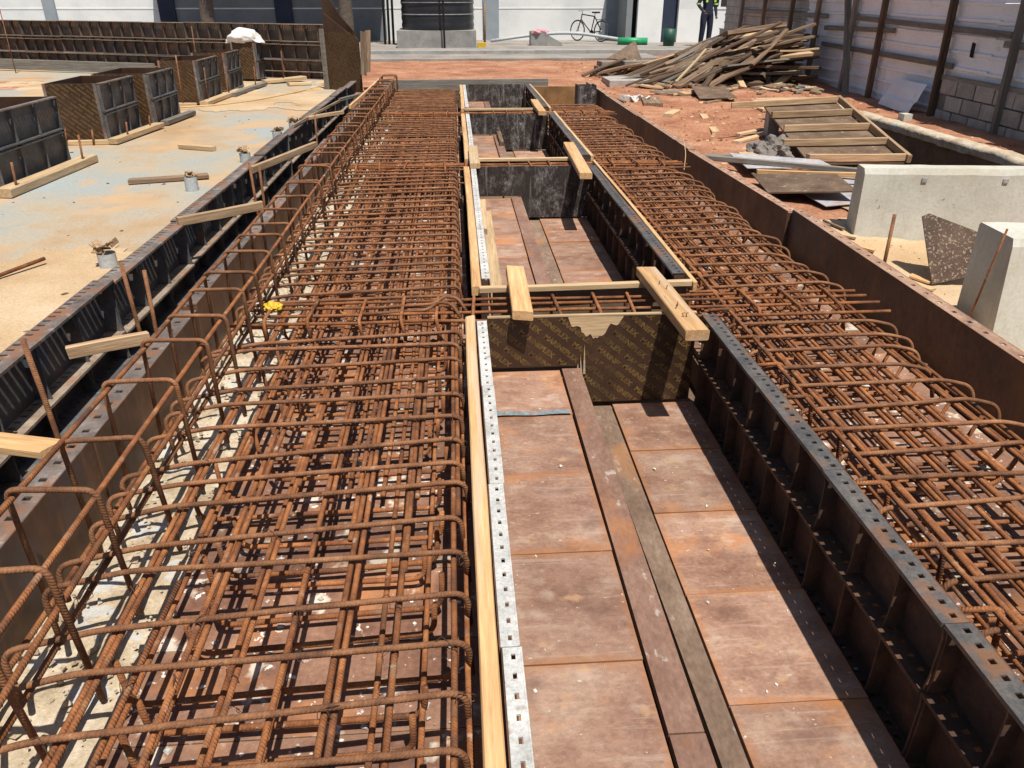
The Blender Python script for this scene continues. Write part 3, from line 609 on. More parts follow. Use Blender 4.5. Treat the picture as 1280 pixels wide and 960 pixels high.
PL((.085, 7.32, .475), (.085, 10.42, .475), .05, .05, 'wood', 'orange timber plank on the left edge of the third bay of the trough')
PL((.09, 10.9, .475), (.09, 14.05, .475), .05, .05, 'wood', 'orange timber plank on the left edge of the farthest bay of the trough')
PL((1.235, 3.80, .475), (1.25, 7.2, .475), .025, .05, 'wood', 'thin timber plank on the right edge of the second bay of the trough')
PL((1.275, 7.4, .475), (1.28, 10.6, .475), .03, .05, 'wood_pale', 'thin timber plank on the right edge of the third bay of the trough')
PL((1.27, 10.9, .475), (1.275, 14.1, .475), .03, .05, 'wood_pale', 'thin timber plank on the right edge of the farthest bay of the trough')
T_ = lambda p0, p1, wd, th, m, lb, **k: plank(p0, p1, wd, th, m, 'timber_block', lb, 'timber', **k)
T_((.293, 3.99, .525), (.273, 3.30, .530), .095, .045, 'wood', 'short orange timber bridging the near gap, resting on the printed board')
t1 = T_((.985, 3.90, .528), (1.02, 3.02, .532), .105, .05, 'wood', 'short thick timber with nails bridging the near gap beside the slotted flange')
T_((.150, 7.72, .525), (.147, 6.86, .527), .09, .045, 'wood_pale', 'short pale timber bridging the second gap on the left')
T_((1.10, 7.85, .528), (1.05, 6.35, .530), .105, .05, 'wood', 'long thick timber bridging the second gap on the right')
T_((1.10, 11.4, .528), (1.08, 10.15, .53), .10, .05, 'wood', 'thick timber bridging the farthest gap on the right')
for i in range(6):
    x = random.uniform(.98, 1.04); y = random.uniform(3.05, 3.8); nl = MB()
    nl.tube([V3((x, y, .55)), V3((x+random.uniform(-.008, .008), y+random.uniform(-.008, .008), .572)), V3((x+random.uniform(-.004, .006), y+random.uniform(-.008, .008), .574))], .0022, 5)
    o = nl.obj('nail', 'tie', t1); o.matrix_parent_inverse = t1.matrix_world.inverted()
# loose timbers inside the second bay
T_((.205, 3.98, .255), (.225, 6.25, .255), .075, .05, 'wood_pale', 'long pale timber lying on the plates inside the second bay of the trough')
T_((.175, 5.55, .30), (.185, 6.35, .32), .06, .06, 'wood_pale', 'short pale timber offcut propped at the left of the second bay')
T_((.54, 9.6, .255), (.535, 10.42, .255), .05, .05, 'wood_old', 'small brown timber lying inside the third bay of the trough')
# trench end: grey plank, rusty end plate, stub form
PL((-1.25, 14.32, .46), (1.62, 14.34, .46), .05, .20, 'wood_grey', 'long grey weathered plank closing the far end of the trench')
PL((-1.2, 14.18, .30), (.05, 14.18, .30), .03, .20, 'wood_old', 'brown board below the grey plank at the far end of the left bars')
s_ = MB(); s_.box((1.3, 13.6, .0), (2.27, 13.615, .50)); s_.box((1.3, 13.615, .49), (2.27, 13.7, .5)); s_.obj('end_plate', 'end_rust', label='rust orange steel plate closing the far end of the right bars', cat='steel plate')
st = thing('stub_form', 'small grey mottled box form standing in the far right corner of the trench', 'formwork', (2.09, 12.95, .17))
for a, b_ in (((-.13, -.01, 0), (.13, .01, .40)), ((-.13, .28, 0), (.13, .3, .40)), ((-.15, -.01, 0), (-.132, .3, .41)), ((.132, -.01, 0), (.15, .3, .41))):
    MB().box(a, b_).obj('side_board', 'ply_cem', st)

# ------------------------------------------------------------------ the gap on the left: rails and spacers
for (x, z, lb) in ((-1.70, .16, 'steel rail lying in the dark gap, next to the black ribbed panels'), (-1.56, .14, 'steel rail lying in the dark gap, next to the smooth faced panels')):
    s_ = MB()
    for i in range(12):
        y0 = .3+i*1.2; s_.box((x-.02, y0, z), (x+.02, y0+1.195, z+.006)); s_.box((x+.02, y0, z-.05), (x+.026, y0+1.195, z+.006))
    for i in range(12): s_.box((x-.015, 1+1.2*i, -.03), (x+.015, 1.03+1.2*i, z-.001))
    s_.obj('steel_rail', 'flange_dark', label=lb, cat='rail')
for i, (p0, p1, wd, th, m, lb) in enumerate([((-1.68, 3.10, .50), (-1.36, 3.17, .525), .03, .055, 'wood_joist', 'short brown spacer timber on edge across the gap, second from the near spacer board'),
        ((-1.86, 5.15, .52), (-1.38, 5.50, .535), .035, .06, 'wood_joist', 'pale spacer timber across the gap where the ribbed panels change height'),
        ((-1.80, 6.95, .50), (-1.40, 8.0, .53), .04, .06, 'wood_joist', 'long slanting spacer timber across the gap'),
        ((-1.80, 9.9, .53), (-1.45, 10.4, .53), .05, .04, 'wood_joist', 'pale spacer timber across the far part of the gap'),
        ((-1.66, 11.8, .52), (-1.40, 12.5, .53), .05, .04, 'wood_grey', 'grey spacer timber near the far end of the gap'),
        ((-1.95, 2.42, .53), (-1.36, 2.26, .515), .085, .03, 'wood', 'flat orange spacer board lying across the gap beside the upstand bars'),
        ((-1.40, 10.8, .545), (-1.30, 14.3, .56), .03, .05, 'wood', 'long orange lath on top of the smooth faced panels at their far end'),
        ((-1.62, 11.5, .545), (-1.86, 9.3, .525), .02, .03, 'wood_joist', 'thin pale lath along the top of the ribbed panels')]):
    plank(p0, p1, wd, th, m, 'spacer_timber', lb, 'timber')
for i, (x, y, h, dx) in enumerate(((-1.66, 2.85, .66, -.05), (-1.72, 3.95, .62, -.04), (-1.70, 4.02, .55, .02), (-1.69, 6.6, .62, -.03), (-1.68, 6.75, .56, .0), (-1.68, 9.6, .6, .02))):
    MB().tube(wob([V3((x, y, -.36)), V3((x+dx, y+.02, h))], .003), .011, 8).obj('stake_bar', 'rebar_dark', smooth=True, label='rusty stake bar driven upright in the gap beside the black ribbed panels', cat='rebar stake', group='stake bars in the gap')

# ------------------------------------------------------------------ column box forms on the slab
def column_box(xr, y0, wx, dy, H, lb, k):
    t = thing('column_form', lb, 'formwork', (xr, y0, GZ+.045))
    MB().box((-wx, 0, 0), (0, .018, H)).obj('front_board', 'ply', t)
    MB().box((-wx, dy-.018, 0), (0, dy, H)).obj('back_board', 'ply', t)
    MB().box((-wx, .018, 0), (-wx+.018, dy-.018, H)).obj('left_board', 'ply', t)
    f = form_panel(dy, H, .05, (H*.47, H*.52), dy/3, 'form', 'flange_dark', .06, '', None)
    for key in ('label', 'category'):
        if key in f: del f[key]
    f.name = 'side_panel'; f.parent = t; f.location = (0, dy, 0); f.rotation_euler = (0, 0, -HP)
    lettering((-wx, 0, 0), (1, 0, 0), (0, 0, 1), wx, H, t, 0, 0, ang=-40, k=.85)
    for s_ in (0, 1):
        MB().box((-wx-.004 if s_ else -.03, -.012, 0), (-wx+.026 if s_ else .004, 0, H)).obj('edge_angle', 'flange_dark', t)
    return t
cols = [(-3.99, 7.05, .62, 1.30, 'large dark column box form behind a thick pale timber with two stakes'),
        (-4.07, 9.60, .58, 1.0, 'open topped column box form with printed plywood front showing full width'),
        (-3.95, 10.83, .66, .95, 'column box form with blue black steel side, half hidden by a fully visible printed box'),
        (-4.0, 13.1, .55, 1.1, 'column box form whose printed front has an upright bar, middle of the row'),
        (-4.03, 14.9, .55, .9, 'column box form just before the one carrying a white sack'),
        (-3.98, 17.0, .45, .5, 'last column box form, with a white sack draped over its top')]
for i, (xr, y0, wx, dy, lb) in enumerate(cols): column_box(xr, y0, wx, dy, .62 if i < 5 else .68, lb, i)
# timbers at their feet
F_ = lambda p0, p1, wd, th, m, lb, **k: plank(p0, p1, wd, th, m, 'sole_timber', lb, 'timber', **k)
z0 = GZ+.05
F_((-3.86, 6.85, z0), (-3.80, 8.45, z0), .14, .075, 'wood_pale', 'thick pale timber at the foot of the nearest column box')
F_((-4.75, 9.52, z0-.015), (-4.02, 9.56, z0-.015), .06, .05, 'wood_pale', 'thin pale timber along the printed front of a column box')
F_((-3.98, 9.50, z0), (-3.86, 10.75, z0), .12, .06, 'wood_pale', 'pale timber along the steel side of a column box')
F_((-3.86, 10.95, z0), (-3.80, 11.95, z0), .10, .06, 'wood_grey', 'grey timber along a column box with blue black side')
F_((-4.6, 13.02, z0-.015), (-4.05, 13.02, z0-.015), .06, .05, 'wood_pale', 'thin timber under the front of the middle column box')
F_((-3.93, 13.0, z0), (-3.84, 14.9, z0), .13, .06, 'wood_pale', 'pale timber along the side of the middle column boxes')
F_((-3.80, 14.2, z0), (-3.66, 16.1, z0), .11, .06, 'wood_grey', 'grey timber beside the far column boxes')
F_((-3.75, 16.4, z0), (-3.05, 16.9, z0+.03), .22, .06, 'wood_pale', 'wide pale timber slab lying near the sack covered box')
F_((-3.2, 16.0, z0-.01), (-2.8, 16.2, z0-.01), .15, .05, 'wood_pale', 'small pale timber offcut near the leaning plywood')
F_((-3.02, 7.36, z0-.02), (-2.36, 7.56, z0-.015), .11, .035, 'wood_old', 'brown board lying loose on the slab')
F_((-3.12, 9.2, z0-.015), (-2.70, 9.02, z0-.015), .07, .05, 'wood_pale', 'small timber offcut lying loose on the dusty slab')
for (x, y, h) in ((-3.83, 7.0, .28), (-3.77, 8.2, .32), (-3.92, 9.8, .22), (-3.9, 10.5, .2), (-4.5, 9.5, .2), (-4.2, 9.5, .18), (-4.25, 13.0, .75), (-3.95, 13.3, .55), (-3.85, 14.2, .5), (-3.7, 15.5, .4), (-5.3, 17.5, 1.0), (-9.8, 19.2, 1.4), (-3.4, 16.6, .6)):
    MB().tube([V3((0, 0, 0)), V3((.02, 0, h))], .011, 6).obj('stake_bar', 'rebar_dark', loc=(x, y, GZ), label='thin upright stake bar holding the timbers by the column boxes', cat='rebar stake', group='stakes by the column boxes', smooth=True)
# white sack on the last box
bm = bmesh.new(); bmesh.ops.create_icosphere(bm, subdivisions=4, radius=1)
for v in bm.verts:
    n = noise.noise(v.co*2.2)*.22+noise.noise(v.co*5)*.1
    v.co = Vector((v.co.x*.36, v.co.y*.33, max(-.10, v.co.z*.16-(.16*(abs(v.co.x)**3)))))*(1+n)
me = bpy.data.meshes.new('sack'); bm.to_mesh(me); bm.free(); me.materials.append(M['bag']); me.polygons.foreach_set('use_smooth', [True]*len(me.polygons))
link('sack', me, None, (-4.22, 17.25, GZ+.82), label='crumpled white sack draped over the last column box', cat='sack')
# pvc stubs with rubble at the slab edge
for i, (x, y) in enumerate(((-2.24, 4.88), (-2.36, 7.05), (-2.2, 8.35), (-2.12, 9.6), (-2.1, 10.5))):
    t = thing('pipe_stub', 'grey pipe stub stuffed with crumpled paper beside the ribbed panels', 'pipe', (x, y, GZ), group='pipe stubs at the slab edge')
    r0 = .055
    MB().tube([V3((0, 0, 0)), V3((0, 0, .10+.03*(i % 2)))], r0, 14, cap=False).obj('pipe', 'pvc', t, smooth=True)
    s_ = MB(); random.seed(40+i)
    for k in range(10):
        a = random.uniform(0, 6.28); q = random.uniform(0, .06); mt = Matrix.Translation((math.cos(a)*q, math.sin(a)*q, .11+random.uniform(0, .05))) @ Matrix.Rotation(random.uniform(0, 6), 4, (random.random(), random.random(), random.random()+.1))
        s_.box((-.03, -.02, -.004), (.03, .02, .004), mt)
    s_.obj('stuffing', 'wood_joist', t)
hp = [V3((-4.3, 12.75, GZ+.02)), V3((-3.8, 13.0, GZ+.02)), V3((-3.3, 13.6, GZ+.02)), V3((-2.9, 14.6, GZ+.02)), V3((-2.6, 15.6, GZ+.02)), V3((-2.45, 16.6, GZ+.02))]
MB().tube(fillet(hp, .6, 5), .016, 6).obj('hose', 'hose', smooth=True, label='dusty yellow hose lying across the slab', cat='hose')
MB().tube(wob([V3((-2.95, 4.4, GZ+.02)), V3((-2.66, 4.95, GZ+.05))], .003), .012, 6).obj('loose_bar', 'rebar', smooth=True, label='short rusty bar lying on the sandy slab', cat='rebar')
# back-left formwork wall, two tiers of panels
lab = 'rusty slotted form panel in the upper tier of the long back wall'
lab2 = 'rusty slotted form panel in the lower tier of the long back wall'
P0 = Vector((-2.45, 17.2, 0)); P1 = Vector((-14.5, 22.7, 0)); dv = (P1-P0).normalized(); ang = math.atan2(dv.y, dv.x)
up_ = form_panel(1.2, .66, .10, (.28, .34), .3, 'form_back', 'rail', .055, lab, 'upper tier panels of the back wall', gus=True, sa=.08, sb=.42, hwk=.009, mm='rail')
lo_ = form_panel(1.2, .36, .10, (.14,), .3, 'form_back', 'rail', .055, lab2, 'lower tier panels of the back wall', gus=True, sa=.08, sb=.42, hwk=.009, mm='rail')
n = int((P1-P0).length/1.205)
for i in range(n):
    q = P0+dv*1.205*i
    a = up_ if i == 0 else copy_tree(up_); c = lo_ if i == 0 else copy_tree(lo_)
    # ribs (+Y local) must face the camera: local X along dv gives +Y = left of dv, which points to -y
    place(a, q.x, q.y, GZ+.385+.004*(i % 3), ang); place(c, q.x, q.y, GZ+.01, ang)
plank((-12.9, 20.9, GZ+.16), (-6.5, 18.45, GZ+.14), .05, .22, 'wood_grey', 'edge_plank', 'long grey plank standing along the foot of the back form wall', 'plank')
# leaning plywood with sloping top, post beside it
lp = thing('leaning_plywood', 'tall brown printed plywood panel with a sloping ragged top, standing at the slab corner', 'plywood board', (-2.34, 15.35, GZ+.005), (0, 0, R(-38)))
MB().prism([(0, 0), (.85, 0), (.85, .86), (.55, 1.0), (.04, 1.28), (.0, 1.0)], (1, 0, 0), (0, 0, 1), (0, 1, 0), (0, 0, 0), .018).obj('plywood_sheet', 'ply', lp)
lettering((0, 0, 0), (1, 0, 0), (0, 0, 1), .85, .98, lp, 0, 0, k=.9)
MB().box((-.06, -.05, 0), (.02, -.002, 1.02)).obj('post', 'wood_grey', lp)
lp2 = MB().prism([(0, 0), (.75, 0), (.75, .95), (.4, 1.25), (.0, 1.75)], (1, 0, 0), (0, 0, 1), (0, 1, 0), (0, 0, 0), .018).obj('leaning_plywood', 'ply', loc=(-2.38, 15.75, GZ+.005), label='second brown plywood panel with curved torn top behind the printed one', cat='plywood board')
lp2.rotation_euler = (0, 0, R(-36))
for i, (x, y) in enumerate(((-1.62, 14.75), (-1.6, 15.3))):
    plank((x, y, GZ+.3), (x+.05, y+.05, GZ+1.0), .10, .05, 'wood_old', 'timber_post', 'short dark timber post beside the tall leaning plywood', 'timber', group='posts beside the leaning plywood')

# ------------------------------------------------------------------ right bank: concrete walls, ply scraps, pallet panel
def conc_wall(name, lb, L, T, H, bat, loc, rz):
    t = thing(name, lb, 'concrete wall', loc, (0, 0, rz)); c = .02
    prof = [(0, 0), (0, H-c), (c, H), (T-c, H), (T, H-c), (T+bat, 0)]
    # cross-section in local YZ: Y=0 is the camera side
    prof = [(-bat, 0), (0, H-c-.02), (c, H), (T-c, H), (T, H-c), (T, 0)]
    b = bmesh.new(); nseg = 30; rings = []
    for i in range(nseg+1):
        x = L*i/nseg; row = []
        for (y, z) in prof:
            j = .004*noise.noise(Vector((x*6, y*9, z*9))); ex = 0
            if i == 0: ex = .012*noise.noise(Vector((y*14, z*14, 3)))
            row.append(b.verts.new((x+ex, y+j, z+(j if z > .1 else 0))))
        rings.append(row)
    for r0, r1 in zip(rings, rings[1:]):
        for k in range(6): b.faces.new((r0[k], r0[(k+1) % 6], r1[(k+1) % 6], r1[k]))
    b.faces.new(rings[0]); b.faces.new(rings[-1][::-1]); bmesh.ops.recalc_face_normals(b, faces=b.faces)
    me = bpy.data.meshes.new('concrete_body'); b.to_mesh(me); b.free(); me.materials.append(M['conc']); link('concrete_body', me, t)
    return t
cw1 = conc_wall('concrete_wall', 'long pale precast concrete wall behind the triangular plywood scrap', 3.2, .17, .64, .03, (2.88, 5.36, .12), R(-7))
for x in (.42, .98, 1.9): MB().box((x-.018, -.012, .55), (x+.018, .01, .578)).obj('lifting_clip', 'conc_grey', cw1)
cw2 = conc_wall('concrete_wall', 'thick pale concrete block with a thin bar leaning on its shaded end', 2.2, .36, .60, .06, (2.80, 3.62, .15), R(-7))
MB().tube(wob([V3((2.735, 3.70, .28)), V3((2.755, 3.635, .80))], .002), .006, 6).obj('leaning_bar', 'rebar', smooth=True, label='thin rusty bar leaning on the shaded end of the thick concrete block', cat='rebar')
MB().tube([V3((2.86, 4.83, .1)), V3((2.872, 4.86, .56))], .012, 8).obj('stake_bar', 'rebar_dark', smooth=True, label='single upright bar in the sand before the long concrete wall', cat='rebar stake')
tp = thing('plywood_scrap', 'triangular dark plywood scrap leaning between the two concrete walls', 'plywood scrap', (3.08, 4.60, .16), (R(-24), 0, R(-14)))
MB().prism([(.0, .0), (.30, .085), (.40, .30), (-.06, .46), (-.10, .44)], (1, 0, 0), (0, 0, 1), (0, 1, 0), (0, 0, 0), .016).obj('plywood_sheet', 'ply_speck', tp)
# offcuts in the sand strip
random.seed(5)
for i in range(26):
    x, y = 2.72+random.random()**2*.4, random.uniform(3.6, 5.5); a = random.uniform(1.9, 2.6); L = random.uniform(.08, .35)
    z = gh(x, y)+.03
    plank((x, y, z), (x+math.cos(a)*L, y+math.sin(a)*L, gh(x+math.cos(a)*L, y+math.sin(a)*L)+.032), random.uniform(.02, .06), .014, random.choice(('wood_pale', 'wood_old', 'wood')), 'wood_offcut', 'small wood splinter lying in the sand between steel wall and concrete walls', 'wood offcut', 'offcuts in the sand strip')
# ribbed plywood panel lying by the pit
pp = thing('joist_panel', 'tilted brown plywood panel with five pale joists, lying half over the dark pit', 'formwork', (0, 0, 0))
A, B2, C2, D2 = V3((3.50, 7.62, .36)), V3((4.46, 7.57, .36)), V3((4.74, 9.87, .66)), V3((3.77, 9.72, .64))
n_ = (B2-A).cross(D2-A).normalized(); q = MB(); q.add([A, B2, C2, D2, A-n_*.018, B2-n_*.018, C2-n_*.018, D2-n_*.018], [(0, 1, 2, 3), (7, 6, 5, 4), (0, 4, 5, 1), (1, 5, 6, 2), (2, 6, 7, 3), (3, 7, 4, 0)])
q.obj('plywood_sheet', 'ply_worn', pp)
for t, ov in ((.015, .02), (.25, .16), (.49, .02), (.745, .04), (.985, .45)):
    a_ = A.lerp(D2, t); c_ = B2.lerp(C2, t); d_ = (a_-c_).normalized()
    plank(c_+n_*.045, a_+d_*ov+n_*.045, .04, .07, 'wood_joist', 'joist', parent=pp)
plank(B2+n_*.045+V3((.025, -.02, 0)), C2+n_*.045+V3((.028, .03, 0)), .04, .075, 'wood_joist', 'side_joist', parent=pp)
for (x, y, z) in ((4.6, 9.75, .25), (3.85, 9.6, .25)):
    MB().box((x-.07, y-.07, 0), (x+.07, y+.07, z+.35)).obj('support_block', 'conc_grey', pp)
# rubble at its near corner
rb = thing('rubble_lump', 'dark broken concrete lump with stones at the corner of the joist panel', 'rubble', (3.36, 8.3, GZ))
bm = bmesh.new(); bmesh.ops.create_icosphere(bm, subdivisions=5, radius=1)
for v in bm.verts:
    n = noise.noise(v.co*1.7)*.35+noise.noise(v.co*4)*.18+noise.noise(v.co*11)*.06; v.co = Vector((v.co.x*.22, v.co.y*.3, max(-.02, v.co.z*.2)))*(1+n*1.3)
me = bpy.data.meshes.new('lump'); bm.to_mesh(me); bm.free(); me.materials.append(M['mortar']); link('lump', me, rb)
for i in range(26):
    r_ = random.uniform(.015, .04); mt = Matrix.Translation((random.uniform(-.35, .0), random.uniform(-.45, .2), r_*.5)) @ Matrix.Rotation(random.uniform(0, 6), 4, (1, random.random(), random.random()))
    MB().box((-r_, -r_*.7, -r_*.6), (r_, r_*.7, r_*.6), mt).obj('stone', 'paper', rb)
# sheet scraps between steel wall and concrete wall
def flat_scrap(name, pts, m, lb, cat, th=.012):
    pts = [V3(p) for p in pts]; n = (pts[1]-pts[0]).cross(pts[2]-pts[0]).normalized()
    if n.z < 0: n = -n
    k = len(pts); s_ = MB(); s_.add(pts+[p+n*th for p in pts], [tuple(range(k)), tuple(range(k, 2*k))]+[(i, (i+1) % k, k+(i+1) % k, k+i) for i in range(k)])
    return s_.obj(name, m, label=lb, cat=cat)
flat_scrap('sheet_scrap', [(2.95, 6.0, .33), (3.55, 6.05, .36), (3.62, 7.2, .36), (2.92, 7.45, .34)], 'sheet_scrap', 'crumpled pale metal sheet lying beside the long concrete wall', 'metal sheet', .006)
flat_scrap('sheet_scrap', [(2.75, 7.3, .38), (3.5, 7.05, .42), (3.52, 7.45, .42), (2.85, 8.15, .37)], 'sheet_scrap', 'torn pale sheet under the poles beside the joist panel', 'metal sheet', .006)
flat_scrap('plywood_scrap', [(2.60, 6.35, .36), (3.22, 6.05, .43), (3.30, 6.62, .45), (2.72, 7.1, .37)], 'ply_worn', 'brown plywood scrap lying on the crumpled metal sheet', 'plywood scrap')
plank((2.52, 7.75, .40), (3.65, 6.75, .45), .05, .05, 'wood_grey', 'timber_pole', 'long grey pole lying by the steel wall, over the torn sheet', 'timber')
plank((2.75, 7.05, .40), (3.6, 6.55, .46), .04, .04, 'wood', 'timber_pole', 'yellowish pole lying on the crumpled sheet', 'timber')
plank((2.60, 8.35, gh(2.6, 8.35)+.02), (2.95, 8.25, gh(2.95, 8.25)+.02), .09, .03, 'wood_grey', 'wood_offcut', 'short grey board on the red soil by the steel wall', 'wood offcut')
flat_scrap('plywood_scrap', [(2.95, 7.85, .345), (3.2, 7.75, .36), (3.28, 8.15, .36), (3.0, 8.3, .345)], 'wood_pale', 'small square of bare plywood on the red soil', 'plywood scrap')
# tie-wire strand over the steel wall
MB().tube(fillet([V3((2.05, 7.0, .44)), V3((2.2, 7.5, .50)), V3((2.28, 7.95, .58)), V3((2.30, 8.2, .60))], .2, 5), .004, 5).obj('bent_wire', 'hose', smooth=True, label='thin bent wire rising from the right bars to the steel wall', cat='wire')
# loose boards on the red soil
def soil_board(p, q, wd, th, m, lb, dz=0):
    plank((p[0], p[1], gh(*p)+th/2+dz), (q[0], q[1], gh(*q)+th/2+dz), wd, th, m, 'wood_offcut', lb, 'wood offcut')
soil_board((3.58, 11.55), (3.30, 10.0), .10, .03, 'wood_pale', 'single pale board lying alone on the red soil')
soil_board((2.98, 11.25), (3.28, 11.9), .13, .05, 'wood_pale', 'small pale chunk on the red soil beside the steel wall')
soil_board((3.30, 9.25), (3.85, 9.75), .09, .03, 'wood_pale', 'pale split board near the joist panel, lower of two')
soil_board((3.42, 9.55), (4.0, 9.95), .07, .03, 'wood_pale', 'pale split board near the joist panel, upper of two', .03)
soil_board((3.85, 9.4), (4.2, 10.6), .06, .04, 'wood', 'thin orange timber poking out behind the joist panel')
soil_board((4.2, 10.5), (4.55, 11.3), .06, .04, 'wood', 'orange stick on the red soil beyond the joist panel', .02)
soil_board((3.95, 12.7), (4.4, 13.1), .06, .03, 'wood_old', 'small brown stick on the red soil')
soil_board((4.55, 11.9), (5.5, 12.3), .16, .04, 'wood_pale', 'pale flat board near the fence foot, lower')
soil_board((4.7, 12.6), (5.5, 12.9), .2, .05, 'wood_pale', 'wide pale board at the edge of the timber heap')
soil_board((5.0, 13.3), (6.1, 13.0), .12, .04, 'wood_pale', 'pale narrow board in the shade near the timber heap')
soil_board((2.7, 12.9), (2.5, 14.6), .05, .03, 'wood_old', 'long thin brown stick beside the far steel wall')
soil_board((3.1, 12.6), (3.2, 13.3), .3, .05, 'wood_old', 'dark clod of wood on the red soil')
flat_scrap('plywood_scrap', [(3.95, 13.0, .35), (4.55, 12.95, .37), (4.75, 14.3, .40), (4.2, 14.4, .40)], 'ply_worn', 'square brown plywood scrap at the foot of the timber heap', 'plywood scrap')
b = MB(); b.box((2.95, 15.6, .28), (3.85, 16.5, .40)); b.obj('concrete_paver', 'block', label='flat grey concrete slab piece at the left foot of the timber heap', cat='concrete slab')
s_ = MB(); random.seed(8)
for i in range(14):
    mt = Matrix.Translation((random.uniform(-.2, .2), random.uniform(-.2, .2), .02)) @ Matrix.Rotation(random.uniform(0, 6), 4, (random.random(), random.random(), 1)); s_.box((-.07, -.04, -.012), (.07, .04, .012), mt)
s_.obj('paper_litter', 'bag', loc=(2.95, 13.2, gh(2.95, 13.2)), label='crumpled white paper litter on the red soil', cat='litter')
# pit rim: rough concrete edge
pr = MB(); vs = []; fs = []; ny = 60
for j in range(ny+1):
    y = PY0-.2+(PY1+1.1-PY0)*j/ny; w0 = .05*noise.noise(V3((0, y*3, 2))); h0 = .04*noise.noise(V3((5, y*2.5, 2)))
    for (x, z) in ((PX1-.02+w0, GZ-.07), (PX1-.05+w0, GZ+.01+h0*.5), (PX1+.0+w0, GZ+.04+h0*.5), (PX1+.16+w0, GZ+.035+h0*.5), (PX1+.36, GZ-.03)): vs.append((x-.03*max(0, y-PY1), y, z+.012*noise.noise(V3((x*12, y*12, z*12)))))
for j in range(ny):
    for k in range(4): a = j*5+k; fs.append((a, a+1, a+6, a+5))
pr.add(vs, fs); pr.obj('pit_rim', 'blind', smooth=True, kind='structure')

# ------------------------------------------------------------------ fence: posts, rails, sheets and the block wall
def fx(y): return 6.78+(y-9)*.07
fa = math.atan2(1, .07)
fence = thing('metal_fence', 'tall pale corrugated sheet fence on timber posts, along the right bank', 'fence')
def fpt(y, off, z): return V3((fx(y)-off, y, z))
def rib_sheet(y0, y1, z0, z1, off, m, sag=0):
    b = MB(); prof = []; z = z0
    while z < z1-.02:
        for dz, d in ((0, 0), (.14, 0), (.155, .02), (.185, .02), (.2, 0)):
            if z+dz <= z1: prof.append((z+dz, d))
        z += .2
    n = 6; vs = []; fs = []
    for i in range(n+1):
        y = y0+(y1-y0)*i/n
        for (z, d) in prof: vs.append(fpt(y, off+d+.002*noise.noise(V3((y*1.2, z*1.2, off*9))), z+sag*(i/n)+.004*noise.noise(V3((y, 3, 3)))))
    k = len(prof)
    for i in range(n):
        for j in range(k-1): a = i*k+j; fs.append((a, a+1, a+k+1, a+k))
    b.add(vs, fs); return b.obj('metal_sheet', m, fence)
random.seed(21)
tier = 0
for (z0, z1) in ((.22, 1.02), (.80, 1.80), (1.76, 2.75)):
    y = 2.0-.6*tier if tier else 11.0
    while y < 23:
        L = random.uniform(2.0, 2.6)
        rib_sheet(y, y+L+.05, z0+random.uniform(-.02, .02), z1, .01+.008*tier+random.uniform(0, .006), 'sheet' if y < 15.5 else 'sheet_old', random.uniform(-.02, .02))
        y += L
    tier += 1
for (y, lean, m) in ((4.5, .0, 'wood_grey'), (6.4, .05, 'wood_old'), (8.0, .05, 'wood_grey'), (9.55, -.12, 'wood_grey'), (11.2, -.10, 'wood_dark'), (13.4, -.02, 'wood_dark'), (14.6, .0, 'wood_grey'), (16.4, .0, 'wood_old'), (18.0, .03, 'wood_old'), (20.0, 0, 'wood_old'), (22, 0, 'wood_grey')):
    plank(fpt(y, .12, .15), fpt(y-lean, .12, 2.7), .09, .075, m, 'post', parent=fence)
plank(fpt(14.0, .25, .2), fpt(15.2, .12, 2.3), .11, .05, 'wood_grey', 'brace', parent=fence)
for (y0, y1, z, zz) in ((9.8, 15.0, 1.42, 1.52), (6.0, 9.9, 1.30, 1.32), (2, 6.2, 1.3, 1.3), (11.0, 16, .98, 1.02), (2, 11.2, .83, .83), (13, 16, 1.36, 1.30), (16, 22, 1.5, 1.5)):
    plank(fpt(y0, .075, z), fpt(y1, .075, zz), .035, .075, 'wood_grey', 'rail', parent=fence)
plank(fpt(10.6, .06, 1.12), fpt(10.6, .075, 1.30), .05, .012, 'black', 'torn_hole', parent=fence)
bent = MB(); vs = []
for i in range(7):
    for j in range(5):
        u, v = i/6, j/4; vs.append(fpt(11.4+1.1*u, .16+.2*(1-v)+.03*math.sin(u*5), GZ+.02+.38*v+.03*math.sin(v*9)))
bent.add(vs, [(i*5+j, i*5+j+1, (i+1)*5+j+1, (i+1)*5+j) for i in range(6) for j in range(4)])
bent.obj('bent_sheet', 'sheet', label='bent grey metal sheet leaning at the foot of the fence', cat='metal sheet')
bw = thing('block_wall', 'low wall of three courses of grey sand blocks under the fence sheets', 'wall')
MB().box((-.075, -9.0, 0), (.0, 0, .62)).obj('mortar_core', 'mortar', bw, loc=(fx(11.2)+.01, 11.2, .2)).rotation_euler = (0, 0, -math.atan(.07))
for cse in range(3):
    y = 11.15-(.22 if cse % 2 else 0); 
    while y > 2.6:
        L = .44; s_ = MB(); s_.box((-.06, -L/2+.012, .008), (.06, L/2-.012, .188))
        o = s_.obj('block', 'block', bw, loc=(fx(y-L/2)-.035+random.uniform(-.008, .006), y-L/2, .22+cse*.2)); o.rotation_euler = (0, 0, -math.atan(.07)+random.uniform(-.02, .02)); y -= L+.008
bp_ = MB(); bp_.box((-.06, -.08, 0), (.06, .08, .10)); bp_.obj('loose_block', 'conc', loc=(6.3, 10.95, gh(6.3, 10.95)-.01), label='small pale block lying at the foot of a fence post', cat='block')

